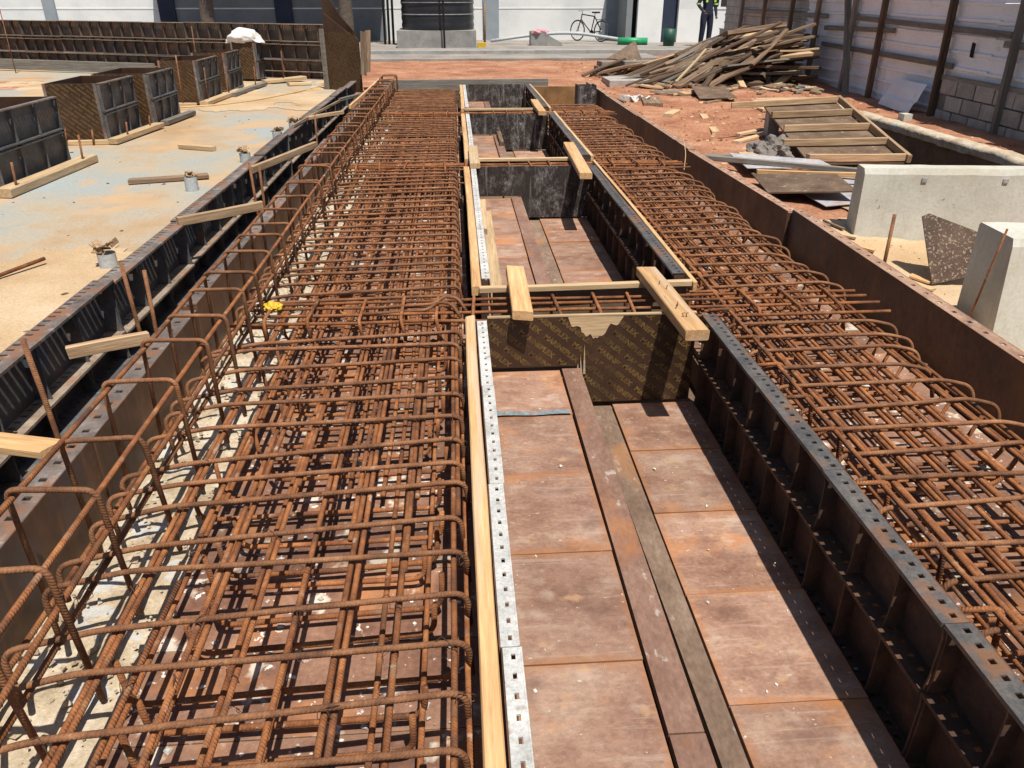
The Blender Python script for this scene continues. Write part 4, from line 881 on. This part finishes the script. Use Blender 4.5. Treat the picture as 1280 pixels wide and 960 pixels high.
# ------------------------------------------------------------------ heap of scrap timber
random.seed(31)
lab = 'weathered plank in the big heap of scrap timber by the fence'
def heap(p0, p1, wd, th, m=None):
    plank(p0, p1, wd, th, m or random.choice(('wood_old', 'wood_dark', 'wood_dark', 'wood_joist', 'wood_old', 'wood_grey', 'wood_dark')), 'scrap_plank', lab, 'plank', 'planks of the scrap timber heap', roll=random.uniform(-.25, .25), bow=.02)
def hz(x, y):   # surface of the heap
    t = max(0, 1-abs(x-6.15)/1.25) if x > 6.15 else max(0, 1-(6.15-x)/2.35)
    s_ = max(0, 1-abs(y-16.9)/1.9)
    return GZ+1.05*(t**.8)*(s_**.55)
for lev in range(9):           # horizontal layers, roughly along x
    z = GZ+.05+lev*.10; half = 1.1-.05*lev
    for k in range(7):
        y = 15.55+k*.42+lev*.02+random.uniform(-.1, .1); cx = 5.95+.04*lev+random.uniform(-.2, .2)
        hl = half*random.uniform(.5, 1.15); a = random.uniform(-.55, .55)
        heap((cx-hl, y-hl*a, z+random.uniform(-.02, .02)-.02*lev), (cx+hl, y+hl*a, z+random.uniform(-.02, .05)), random.uniform(.1, .24), random.uniform(.03, .07))
for k in range(62):            # planks sliding down the left flank, fanned
    t = random.random(); x1 = 4.6+1.5*t+random.uniform(-.2, .3); y1 = 15.3+random.uniform(0, 2.2); L = random.uniform(.7, 1.7)
    x0 = x1-L*random.uniform(.7, .95); y0 = y1+random.uniform(-1.0, .9)
    heap((x0, y0, max(GZ+.04, hz(x0, y0)+.02)), (x1, y1, max(GZ+.06, hz(x1, y1)+.05)), random.uniform(.06, .16), random.uniform(.025, .05))
for k in range(22):            # sticks and boards leaning on the near side
    x = random.uniform(3.7, 6.6); y = random.uniform(14.9, 15.6); L = random.uniform(.4, 1.0)
    a = random.uniform(.3, 2.8); x1, y1 = x+math.cos(a)*L, y+abs(math.sin(a))*L
    heap((x, y, gh(x, y)+.03), (x1, y1, max(gh(x1, y1)+.05, hz(x1, y1)*.9)), random.uniform(.05, .14), random.uniform(.02, .05), random.choice(('wood_pale', 'wood_old', 'wood_dark')))
for k in range(26):            # low spread towards the stacked boards
    x = random.uniform(3.3, 4.7); y = random.uniform(15.3, 17.6); L = random.uniform(.5, 1.3); a = random.uniform(-.6, .9)
    heap((x-L*.5, y, gh(x, y)+.04), (x-L*.5+math.cos(a)*L, y+math.sin(a)*L*.6, gh(x, y)+random.uniform(.06, .4)), random.uniform(.05, .15), random.uniform(.02, .05))
for k in range(34):            # small pieces round the foot
    x = random.uniform(3.6, 6.7); y = random.uniform(13.9, 15.2); L = random.uniform(.15, .6); a = random.uniform(0, 3.1)
    heap((x, y, gh(x, y)+.03), (x+math.cos(a)*L, y+math.sin(a)*L, gh(x, y)+.04), random.uniform(.06, .2), random.uniform(.02, .06), random.choice(('wood_pale', 'wood_old', 'wood_grey')))
heap((4.75, 15.9, .70), (6.15, 15.6, 1.42), .18, .04, 'wood_dark'); heap((5.3, 16.2, 1.20), (6.5, 16.3, 1.32), .22, .08, 'wood_old')
heap((5.55, 15.25, .70), (6.3, 15.6, 1.28), .10, .04, 'wood_old'); heap((6.0, 16, 1.05), (6.95, 15.9, 1.36), .14, .05, 'wood_old')
heap((6.0, 15.2, .93), (6.75, 15.2, .97), .25, .03, 'wood_pale'); heap((4.15, 15.2, .40), (4.75, 15.6, .95), .05, .03, 'wood_pale')
# low stacked boards left of the heap
for k in range(3):
    plank((3.0+.05*k, 17.9-.1*k, GZ+.05+k*.1), (4.4+.05*k, 18.0, GZ+.05+k*.1), .3, .09, ['wood_old', 'wood_grey', 'wood_grey'][k], 'stacked_board', 'thick grey board in the low stack left of the timber heap', 'plank', 'boards of the low stack')
flat_scrap('plywood_scrap', [(3.35, 18.2, .60), (4.1, 18.0, .55), (4.0, 18.4, .95)], 'ply_worn', 'dark brown triangular board sticking up on the low stack', 'plywood scrap', .03)

# ------------------------------------------------------------------ far side: kerbs, apron, buildings
AZ = .42
b = MB(); b.box((-30, 22.3, .1), (5.6, 24.2, GZ+.05)); b.obj('kerb', 'apron', kind='structure')
b = MB(); b.box((-30, 24.2, .1), (30, 24.7, AZ+.02)); b.obj('kerb', 'conc_grey', kind='structure')
b = MB(); b.box((-30, 24.7, .1), (30, 33, AZ)); b.obj('apron', 'apron', kind='structure')
bl = thing('white_building', 'long white rendered building wall with blue grey pilasters behind the yard', 'building', (0, 30.6, AZ))
MB().box((-30, 0, 0), (-9.9, .25, 4.2)).obj('wall', 'white', bl); MB().box((-2.4, 0, 0), (6.05, .25, 4.2)).obj('wall', 'white', bl); MB().box((-9.9, 0, 0), (-2.4, .25, 4.2)).obj('shade_grey_wall', 'wallgrey_shade', bl); MB().box((-10.1, -2.0, 3.0), (-2.2, -.002, 3.15)).obj('shade_canopy', 'conc_grey', bl)  # unseen canopy added for shade; wall under it has shade in its colour
MB().box((-30, -.012, 1.02), (6.0, 0, 1.06)).obj('string_course', 'white', bl)
for (x, wd, m) in ((-9.95, .55, 'navy'), (-5.95, .6, 'navy'), (1.35, .55, 'pilaster'), (5.75, .5, 'pilaster'), (-13.9, .4, 'pilaster')):
    MB().box((x-wd/2, -.10, 0), (x+wd/2, -.002, 4.2)).obj('pilaster', m, bl)
MB().box((-30, -.12, 4.2), (6.6, .6, 4.45)).obj('roof', 'conc_grey', bl)
MB().box((4.62, -.09, 1.72), (4.82, -.002, 2.0)).obj('meter_box', 'white', bl); MB().box((4.86, -.09, 1.62), (5.0, -.002, 1.8)).obj('meter_box', 'white', bl)
b2 = thing('gate_house', 'white cabin with dark doorway and white framed windows beside the timber heap', 'building', (6.1, 28.6, AZ))
MB().box((.15, 0, 0), (1.0, .2, 3.4)).obj('wall_panel', 'white', b2)
MB().box((1.55, .0, 0), (8, .2, 1.03)).obj('wall_panel', 'white', b2); MB().box((1.55, 0, 2.2), (8, .2, 3.4)).obj('wall_panel', 'white', b2)
MB().box((-.2, 1.7, 0), (8, 1.9, 3.4)).obj('back_wall', 'wallgrey_shade', b2); MB().box((8, 0, 0), (8.2, 1.9, 3.4)).obj('wall_panel', 'white', b2)
MB().box((-.2, .2, 0), (0, 1.7, 3.4)).obj('wall_panel', 'wallgrey_shade', b2); MB().box((-.3, -.2, 3.4), (8.4, 2, 3.6)).obj('roof', 'conc_grey', b2)
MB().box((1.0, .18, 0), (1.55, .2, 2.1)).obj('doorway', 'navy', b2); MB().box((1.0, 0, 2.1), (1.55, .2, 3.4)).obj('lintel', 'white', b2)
for (x0, x1) in ((2.3, 3.6), (4.5, 5.9)):
    wd = MB().box((x0+.05, .12, 1.08), (x1-.05, .14, 2.15)).obj('window', 'glass', b2)
    f = MB()
    for a, c in (((x0, -.02, 1.03), (x1, .05, 1.10)), ((x0, -.02, 2.13), (x1, .05, 2.2)), ((x0, -.02, 1.10), (x0+.07, .05, 2.13)), ((x1-.07, -.02, 1.10), (x1, .05, 2.13)), (((x0+x1)/2-.03, .0, 1.10), ((x0+x1)/2+.03, .05, 2.13))): f.box(a, c)
    f.obj('frame', 'white', wd)
for (x0, x1) in ((1.55, 2.3), (3.6, 4.5), (5.9, 8)): MB().box((x0, 0, 1.03), (x1, .2, 2.2)).obj('wall_panel', 'white', b2)
wd = MB().box((.45, -.03, 1.55), (.95, -.002, 2.2)).obj('window', 'glass', b2)
# tank
tk = thing('water_tank', 'big black ribbed plastic water tank with pale rings on a grey plinth', 'water tank', (-.50, 27.2, AZ+.48))
prof = [(1.12, 0)]; z = .02
while z < 2.2:
    prof += [(1.13, z), (1.15, z+.07), (1.15, z+.13), (1.13, z+.2)]; z += .22
prof += [(1.1, 2.3), (.8, 2.5), (.35, 2.62), (.35, 2.7), (0.001, 2.7)]
def lathe(prof, n=48):
    vs = [(r*math.cos(2*math.pi*k/n), r*math.sin(2*math.pi*k/n), z) for r, z in prof for k in range(n)]
    return vs, [(i*n+k, i*n+(k+1) % n, (i+1)*n+(k+1) % n, (i+1)*n+k) for i in range(len(prof)-1) for k in range(n)]
b = MB(); b.add(*lathe(prof)); b.obj('tank_body', 'tank', tk, smooth=True)
for z in (.44, .77, 1.10, 1.43, 1.76):
    b = MB(); b.add(*lathe([(1.145, z-.016), (1.168, z), (1.145, z+.016)])); b.obj('rib_ring', 'ring', tk, smooth=True)
b = MB(); b.box((-1.75, 25.95, AZ-.02), (.68, 28.4, AZ+.48)); b.obj('tank_plinth', 'conc_grey', label='low grey block plinth under the black tank', cat='plinth')
for (x, lb) in ((-.30, 'thin black pole standing before the black tank'),):
    MB().tube([V3((x, 25.75, AZ)), V3((x, 25.75, 4.0))], .03, 8).obj('pole', 'black', smooth=True, label=lb, cat='pole')
MB().tube([V3((.95, 26.3, AZ)), V3((.97, 26.3, 1.65))], .035, 6).obj('stand_pipe', 'wood_old', smooth=True, label='short brown post beside the tank plinth', cat='post')
for i in range(3):
    MB().tube([V3((-2.0-.14*i, 28.0, AZ)), V3((-1.95-.14*i, 28.0, 3.5))], .04, 8).obj('drain_pipe', 'black', smooth=True, label='dark upright pipe left of the black tank', cat='pipe', group='pipes left of the tank')
MB().box((.72, 26.0, AZ), (.98, 26.25, AZ+.14)).obj('yellow_crate', 'yellow', label='small yellow plastic box beside the tank plinth', cat='box')
# long pipe bent on the apron, block pile with pink cloth, green pipe and bin
MB().tube(fillet([V3((1.2, 27.5, AZ+.12)), V3((2.6, 27.9, AZ+.28)), V3((4.0, 28.3, AZ+.34)), V3((6.2, 27.6, AZ+.05))], .8, 6), .05, 8).obj('long_pipe', 'pvc', smooth=True, label='long grey pipe propped in a bow on the apron before the white wall', cat='pipe')
b = MB(); b.prism([(0, 0), (1.0, 0), (.95, .1), (.35, .42), (0, .42)], (1, -.3, 0), (0, 0, 1), (0, 1, 0), (2.45, 26.9, AZ), .5); b.obj('concrete_chunk', 'conc_grey', label='sloping grey concrete chunk on the apron with pink cloth on top', cat='concrete')
bm = bmesh.new(); bmesh.ops.create_icosphere(bm, subdivisions=3, radius=1)
for v in bm.verts: v.co = Vector((v.co.x*.26, v.co.y*.16, max(-.05, v.co.z*.09)))*(1+.4*noise.noise(v.co*2))
me = bpy.data.meshes.new('pink_cloth'); bm.to_mesh(me); bm.free(); me.materials.append(M['pink']); link('pink_cloth', me, None, (2.75, 26.95, AZ+.40), label='bright pink cloth lying on the grey concrete chunk', cat='cloth')
MB().tube([V3((5.35, 27.3, AZ+.11)), V3((6.3, 27.1, AZ+.11))], .11, 14).obj('green_pipe', 'green', smooth=True, label='bright green plastic pipe lying behind the timber heap', cat='pipe')
b = MB(); b.add(*lathe([(.001, 0), (.17, 0), (.22, .5), (.2, .5), (.16, .03), (.001, .03)], 20)); b.obj('green_bin', 'darkgreen', loc=(6.85, 26.5, AZ), smooth=True, label='dark green bin by the cabin door', cat='bin')
# bicycle
bk = thing('bicycle', 'black upright bicycle parked against the white wall', 'bicycle', (4.72, 29.3, AZ), (0, 0, R(130)))
def ringpts(r, n=28, c=(0, 0)): return [V3((c[0]+r*math.cos(2*math.pi*k/n), 0, c[1]+r*math.sin(2*math.pi*k/n))) for k in range(n+1)]
for cx in (-.55, .55):
    wh = thing('wheel', None, None); wh.parent = bk; wh.location = (cx, 0, .345)
    MB().tube(ringpts(.325), .018, 6).obj('tyre', 'black', wh, smooth=True)
    MB().tube(ringpts(.30), .009, 5).obj('rim', 'pvc', wh, smooth=True)
    sp = MB()
    for k in range(14): a = k*math.pi/7; sp.tube([V3((0, .02*(-1)**k, 0)), V3((.3*math.cos(a), 0, .3*math.sin(a)))], .0025, 4)
    sp.tube([V3((0, -.05, 0)), V3((0, .05, 0))], .025, 8); sp.obj('spokes', 'pvc', wh)
fr = MB()
Bb, Se, Hd, Ht, Rw, Fw = V3((-.08, 0, .29)), V3((-.22, 0, .80)), V3((.40, 0, .70)), V3((.36, 0, .86)), V3((-.55, 0, .345)), V3((.55, 0, .345))
for a, c in ((Bb, Se), (Bb, Hd), (Se, Ht), (Hd, Ht), (Bb, Rw), (Se, Rw), (Hd, Fw)): fr.tube([a, c], .019, 6)
fr.obj('frame', 'black', bk, smooth=True)
MB().tube(fillet([V3((.22, -.27, .96)), V3((.38, -.24, 1.0)), V3((.35, 0, .98)), V3((.38, .24, 1.0)), V3((.22, .27, .96))], .06, 4), .014, 6).obj('handlebar', 'pvc', bk, smooth=True)
MB().tube([Ht, V3((.34, 0, .99))], .014, 6).obj('stem', 'pvc', bk)
MB().prism([(-.14, -.09), (-.1, -.1), (.14, -.02), (.14, .02), (-.1, .1), (-.14, .09)], (1, 0, 0), (0, 1, 0), (0, 0, 1), (-.24, 0, .90), .05).obj('saddle', 'black', bk)
MB().tube([Se, V3((-.24, 0, .91))], .013, 6).obj('seat_post', 'pvc', bk)
MB().prism([(.0, .09), (.06, .06), (.09, 0), (.06, -.06), (0, -.09), (-.06, -.06), (-.09, 0), (-.06, .06)], (1, 0, 0), (0, 0, 1), (0, 1, 0), (-.08, -.04, .29), .008).obj('chainring', 'black', bk)
MB().box((-.68, -.07, .70), (-.34, .07, .715)).obj('carrier', 'black', bk)
MB().tube([V3((-.1, .02, .29)), V3((-.2, .16, .0))], .009, 5).obj('kickstand', 'pvc', bk)

# person in overalls
def person(loc, rz):
    t = thing('person', 'person in navy overalls with bright shoulder bands standing behind the timber heap', 'person', loc, (0, 0, rz))
    J = {'pel': (0, 0, .95), 'wa': (0, .0, 1.12), 'ch': (0, .01, 1.34), 'nk': (0, .0, 1.50), 'hd': (0, -.01, 1.60), 'tp': (0, 0, 1.72),
         'sl': (-.19, 0, 1.43), 'el': (-.30, .03, 1.16), 'hl': (-.22, -.14, .98), 'fl': (-.18, -.20, .93), 'sr': (.19, 0, 1.43), 'er': (.27, .06, 1.14), 'hr': (.25, -.06, .90), 'fr': (.24, -.09, .82),
         'pl': (-.10, 0, .90), 'kl': (-.12, -.03, .50), 'al': (-.12, .02, .09), 'tl': (-.13, -.15, .04), 'pr': (.10, 0, .90), 'kr': (.13, .0, .50), 'ar': (.14, .04, .09), 'tr': (.16, -.13, .04)}
    rad = {'pel': .15, 'wa': .14, 'ch': .165, 'nk': .06, 'hd': .085, 'tp': .07, 'sl': .075, 'el': .055, 'hl': .04, 'fl': .03, 'sr': .075, 'er': .055, 'hr': .04, 'fr': .03, 'pl': .11, 'kl': .085, 'al': .07, 'tl': .045, 'pr': .11, 'kr': .085, 'ar': .07, 'tr': .045}
    E_ = [('pel', 'wa'), ('wa', 'ch'), ('ch', 'nk'), ('nk', 'hd'), ('hd', 'tp'), ('ch', 'sl'), ('sl', 'el'), ('el', 'hl'), ('hl', 'fl'), ('ch', 'sr'), ('sr', 'er'), ('er', 'hr'), ('hr', 'fr'), ('pel', 'pl'), ('pl', 'kl'), ('kl', 'al'), ('al', 'tl'), ('pel', 'pr'), ('pr', 'kr'), ('kr', 'ar'), ('ar', 'tr')]
    ks = list(J); me = bpy.data.meshes.new('body'); me.from_pydata([J[k] for k in ks], [(ks.index(a), ks.index(c)) for a, c in E_], [])
    o = bpy.data.objects.new('body', me); COL.objects.link(o)
    sk = o.modifiers.new('s', 'SKIN'); sv = me.skin_vertices[0].data
    for i, k in enumerate(ks): sv[i].radius = (rad[k], rad[k]*(.75 if k in ('pel', 'wa', 'ch') else 1)); sv[i].use_root = (k == 'pel')
    ss = o.modifiers.new('u', 'SUBSURF'); ss.levels = 2; ss.render_levels = 2
    bpy.context.view_layer.update()
    m2 = bpy.data.meshes.new_from_object(o.evaluated_get(bpy.context.evaluated_depsgraph_get())); bpy.data.objects.remove(o)
    m2.materials.clear(); m2.materials.append(M['cloth']); m2.materials.append(M['skin']); m2.materials.append(M['black'])
    for p in m2.polygons:
        c = p.center; p.use_smooth = True
        p.material_index = 1 if (c.z > 1.50 or (c.y < -.15 and c.x < -.1 and .85 < c.z < 1.0) or (c.x > .18 and .7 < c.z < .88)) else 2 if c.z < .10 else 0
    link('body', m2, t)
    b = MB(); b.add(*lathe([(.105, 1.62), (.115, 1.66), (.10, 1.74), (.05, 1.785), (.001, 1.79)], 20)); b.obj('cap', 'cloth', t, smooth=True)
    for s_ in (-1, 1):
        MB().box((s_*.13-.03, -.145, 1.22), (s_*.13+.03, -.128, 1.42)).obj('reflective_band', 'hivis', t)
    for (x, z) in ((-.29, 1.18), (.265, 1.17)):
        b = MB(); b.add(*lathe([(.064, -.02), (.064, .02)], 16)); b.obj('sleeve_band', 'hivis', t, loc=(x, .03, z))
    # five short fingers on each hand
    for (hx, hy, hz_) in ((-.18, -.20, .93), (.24, -.09, .82)):
        for k in range(5):
            a = V3((hx-.03+.015*k, hy-.01, hz_)); MB().tube([a, a+V3((0, -.02, -.03)), a+V3((0, -.01, -.065+.01*abs(k-2)))], [.009, .008, .006], 6).obj('finger', 'skin', t, smooth=True)
    MB().prism([(-.012, 0), (.012, 0), (0, .045)], (1, 0, 0), (0, 0, 1), (0, -1, 0), (0, -.088, 1.585), .02).obj('nose', 'skin', t)
    return t
person((7.95, 26.3, AZ), R(15)).scale = (1.12, 1.12, 1.03)

# palms in front of the wall
def palm(x, y, H, lean, lb, seed, crown=17):
    random.seed(seed); t = thing('palm_tree', lb, 'palm tree', (x, y, AZ-.03))
    pts = [V3((lean*(k/10)**1.6, 0, H*k/10)) for k in range(11)]
    MB().tube(pts, [.24-.012*k for k in range(11)], 10).obj('trunk', 'trunk', t, smooth=True)
    top = pts[-1]; b = MB()
    for f in range(crown):
        az_ = f*2.4+random.uniform(-.2, .2); e0 = random.uniform(-.35, 1.0); L = random.uniform(2.0, 2.7); p = top.copy(); prev = None; q = []
        for k in range(13):
            s_ = k/12; e = e0-1.5*s_*s_-.25*s_; d = V3((math.cos(az_)*math.cos(e), math.sin(az_)*math.cos(e), math.sin(e))); q.append(p.copy()); p = p+d*(L/12)
        b.tube(q, [.03*(1-k/14) for k in range(13)], 4)
        side = V3((-math.sin(az_), math.cos(az_), 0))
        for k in range(2, 13):
            for u in (0, .33, .66):
                if k == 12 and u: continue
                c = q[k].lerp(q[min(k+1, 12)], u); dd = (q[min(k+1, 12)]-q[k-1]).normalized(); ll = .62*math.sin(math.pi*(.12+.85*(k+u)/13))+.08
                for s_ in (-1, 1):
                    tip = c+(side*s_*.8+dd*.55+V3((0, 0, -.45-random.uniform(0, .3)))).normalized()*ll; wv = dd*.035
                    mid = c.lerp(tip, .5)+V3((0, 0, .04)); b.add([c-wv, c+wv, mid+wv, tip, mid-wv], [(0, 1, 2, 3, 4)])
    b.obj('crown', 'leaf', t)
palm(-7.9, 28.0, 6.4, .3, 'coconut palm trunk standing close to the dark blue pilaster near the column boxes', 1)
palm(-3.45, 27.8, 6.2, -.2, 'coconut palm behind the tall leaning plywood', 2)

# ------------------------------------------------------------------ small litter
random.seed(77)
def crumbs(name, n, fn, m, lb, smin, smax, flat=.5):
    s_ = MB()
    for i in range(n):
        x, y, z = fn(); r_ = smin+(smax-smin)*random.random()**2.5
        mt = Matrix.Translation((x, y, z+r_*flat*.5)) @ Matrix.Rotation(random.uniform(0, 6.28), 4, 'Z') @ Matrix.Rotation(random.uniform(-.4, .4), 4, 'X')
        k = random.uniform(.5, 1); j = [random.uniform(.6, 1) for _ in range(8)]
        tp_ = random.uniform(.35, .75); o1, o2 = random.uniform(-.3, .3), random.uniform(-.3, .3)
        vs = [mt @ V3((r_*j[q]*(sx if sz < 0 else sx*tp_+o1), r_*k*j[q]*(sy if sz < 0 else sy*tp_+o2), sz*r_*flat*j[q])) for q, (sx, sy, sz) in enumerate(((-1,-1,-1),(1,-1,-1),(1,1,-1),(-1,1,-1),(-1,-1,1),(1,-1,1),(1,1,1),(-1,1,1)))]
        s_.add(vs, [(0,3,2,1),(4,5,6,7),(0,1,5,4),(1,2,6,5),(2,3,7,6),(3,0,4,7)])
    return s_.obj(name, m, label=lb, cat='debris', kind='stuff')
def on_void():
    if random.random() < .55: return (random.uniform(.12, .46) if random.random() < .6 else random.uniform(.11, .2), random.uniform(.8, 3.3), .226)
    return (random.uniform(.74, 1.1), random.uniform(1, 3.3), .026)
crumbs('cement_crumbs', 45, on_void, 'paper', 'scattered pale cement crumbs on the steel floor of the trough', .0015, .0075)
def on_decks():
    if random.random() < .62: return (random.uniform(-.9, 0), random.choice((round(random.uniform(.8, 12)/.31)*.31+.12+random.uniform(-.035, .035), random.uniform(.8, 12))), .19)
    return (random.uniform(1.25, 2.2), random.uniform(.8, 12), .18)
crumbs('mortar_crumbs', 2300, on_decks, 'paper', 'pale mortar crumbs scattered on the steel decks below the bars', .002, .013, .3)
def on_blind(): return (random.uniform(-1.3, -.88), random.uniform(.7, 13), .20)
crumbs('blinding_rubble', 1900, on_blind, 'blind', 'small rubble on the blinding strip below the upstand bars', .003, .017)
def on_soil():
    while True:
        x, y = random.uniform(2.45, 6.5), random.uniform(5.8, 22)
        if not in_hole(x, y): return (x, y, gh(x, y))
crumbs('soil_clods', 1500, on_soil, 'soil', 'clods of red soil strewn over the bank', .006, .032, .6)
crumbs('wood_chips', 420, on_soil, 'wood_pale', 'pale wood chips strewn over the red soil', .008, .05, .15)
def on_back(): x, y = random.uniform(-2, 4), random.uniform(14.8, 22); return (x, y, gh(x, y))
crumbs('yard_pebbles', 260, on_back, 'conc_grey', 'pebbles on the red yard beyond the trench', .006, .025, .6)
def on_slab(): return (random.uniform(-9, -2.0), random.uniform(3, 17), GZ+.006)
crumbs('slab_grit', 260, on_slab, 'wood_old', 'grit and twigs on the dusty slab', .005, .03, .3)
def on_strip(): x, y = random.uniform(2.55, 3.7), random.uniform(2.2, 5.6); return (x, y, gh(x, y)+.012)
crumbs('sand_grit', 500, on_strip, 'wood_pale', 'wood chips and grit on the sand strip by the concrete walls', .003, .018, .4)
def on_foot(): return (random.uniform(1.10, 1.19), random.uniform(.8, 3.3), .012)
crumbs('flange_grit', 140, on_foot, 'mortar', 'grit lying at the foot of the ribbed panels', .002, .007, .5)
bm = bmesh.new(); bmesh.ops.create_icosphere(bm, subdivisions=3, radius=1)
for v in bm.verts: v.co = Vector((v.co.x*.04, v.co.y*.035, v.co.z*.025))*(1+.6*noise.noise(v.co*2.5))
me = bpy.data.meshes.new('yellow_wrapper'); bm.to_mesh(me); bm.free(); me.materials.append(M['yellow']); link('yellow_wrapper', me, None, (-.93, 3.62, .482), label='crumpled yellow wrapper caught on the bars of the left cage', cat='litter')
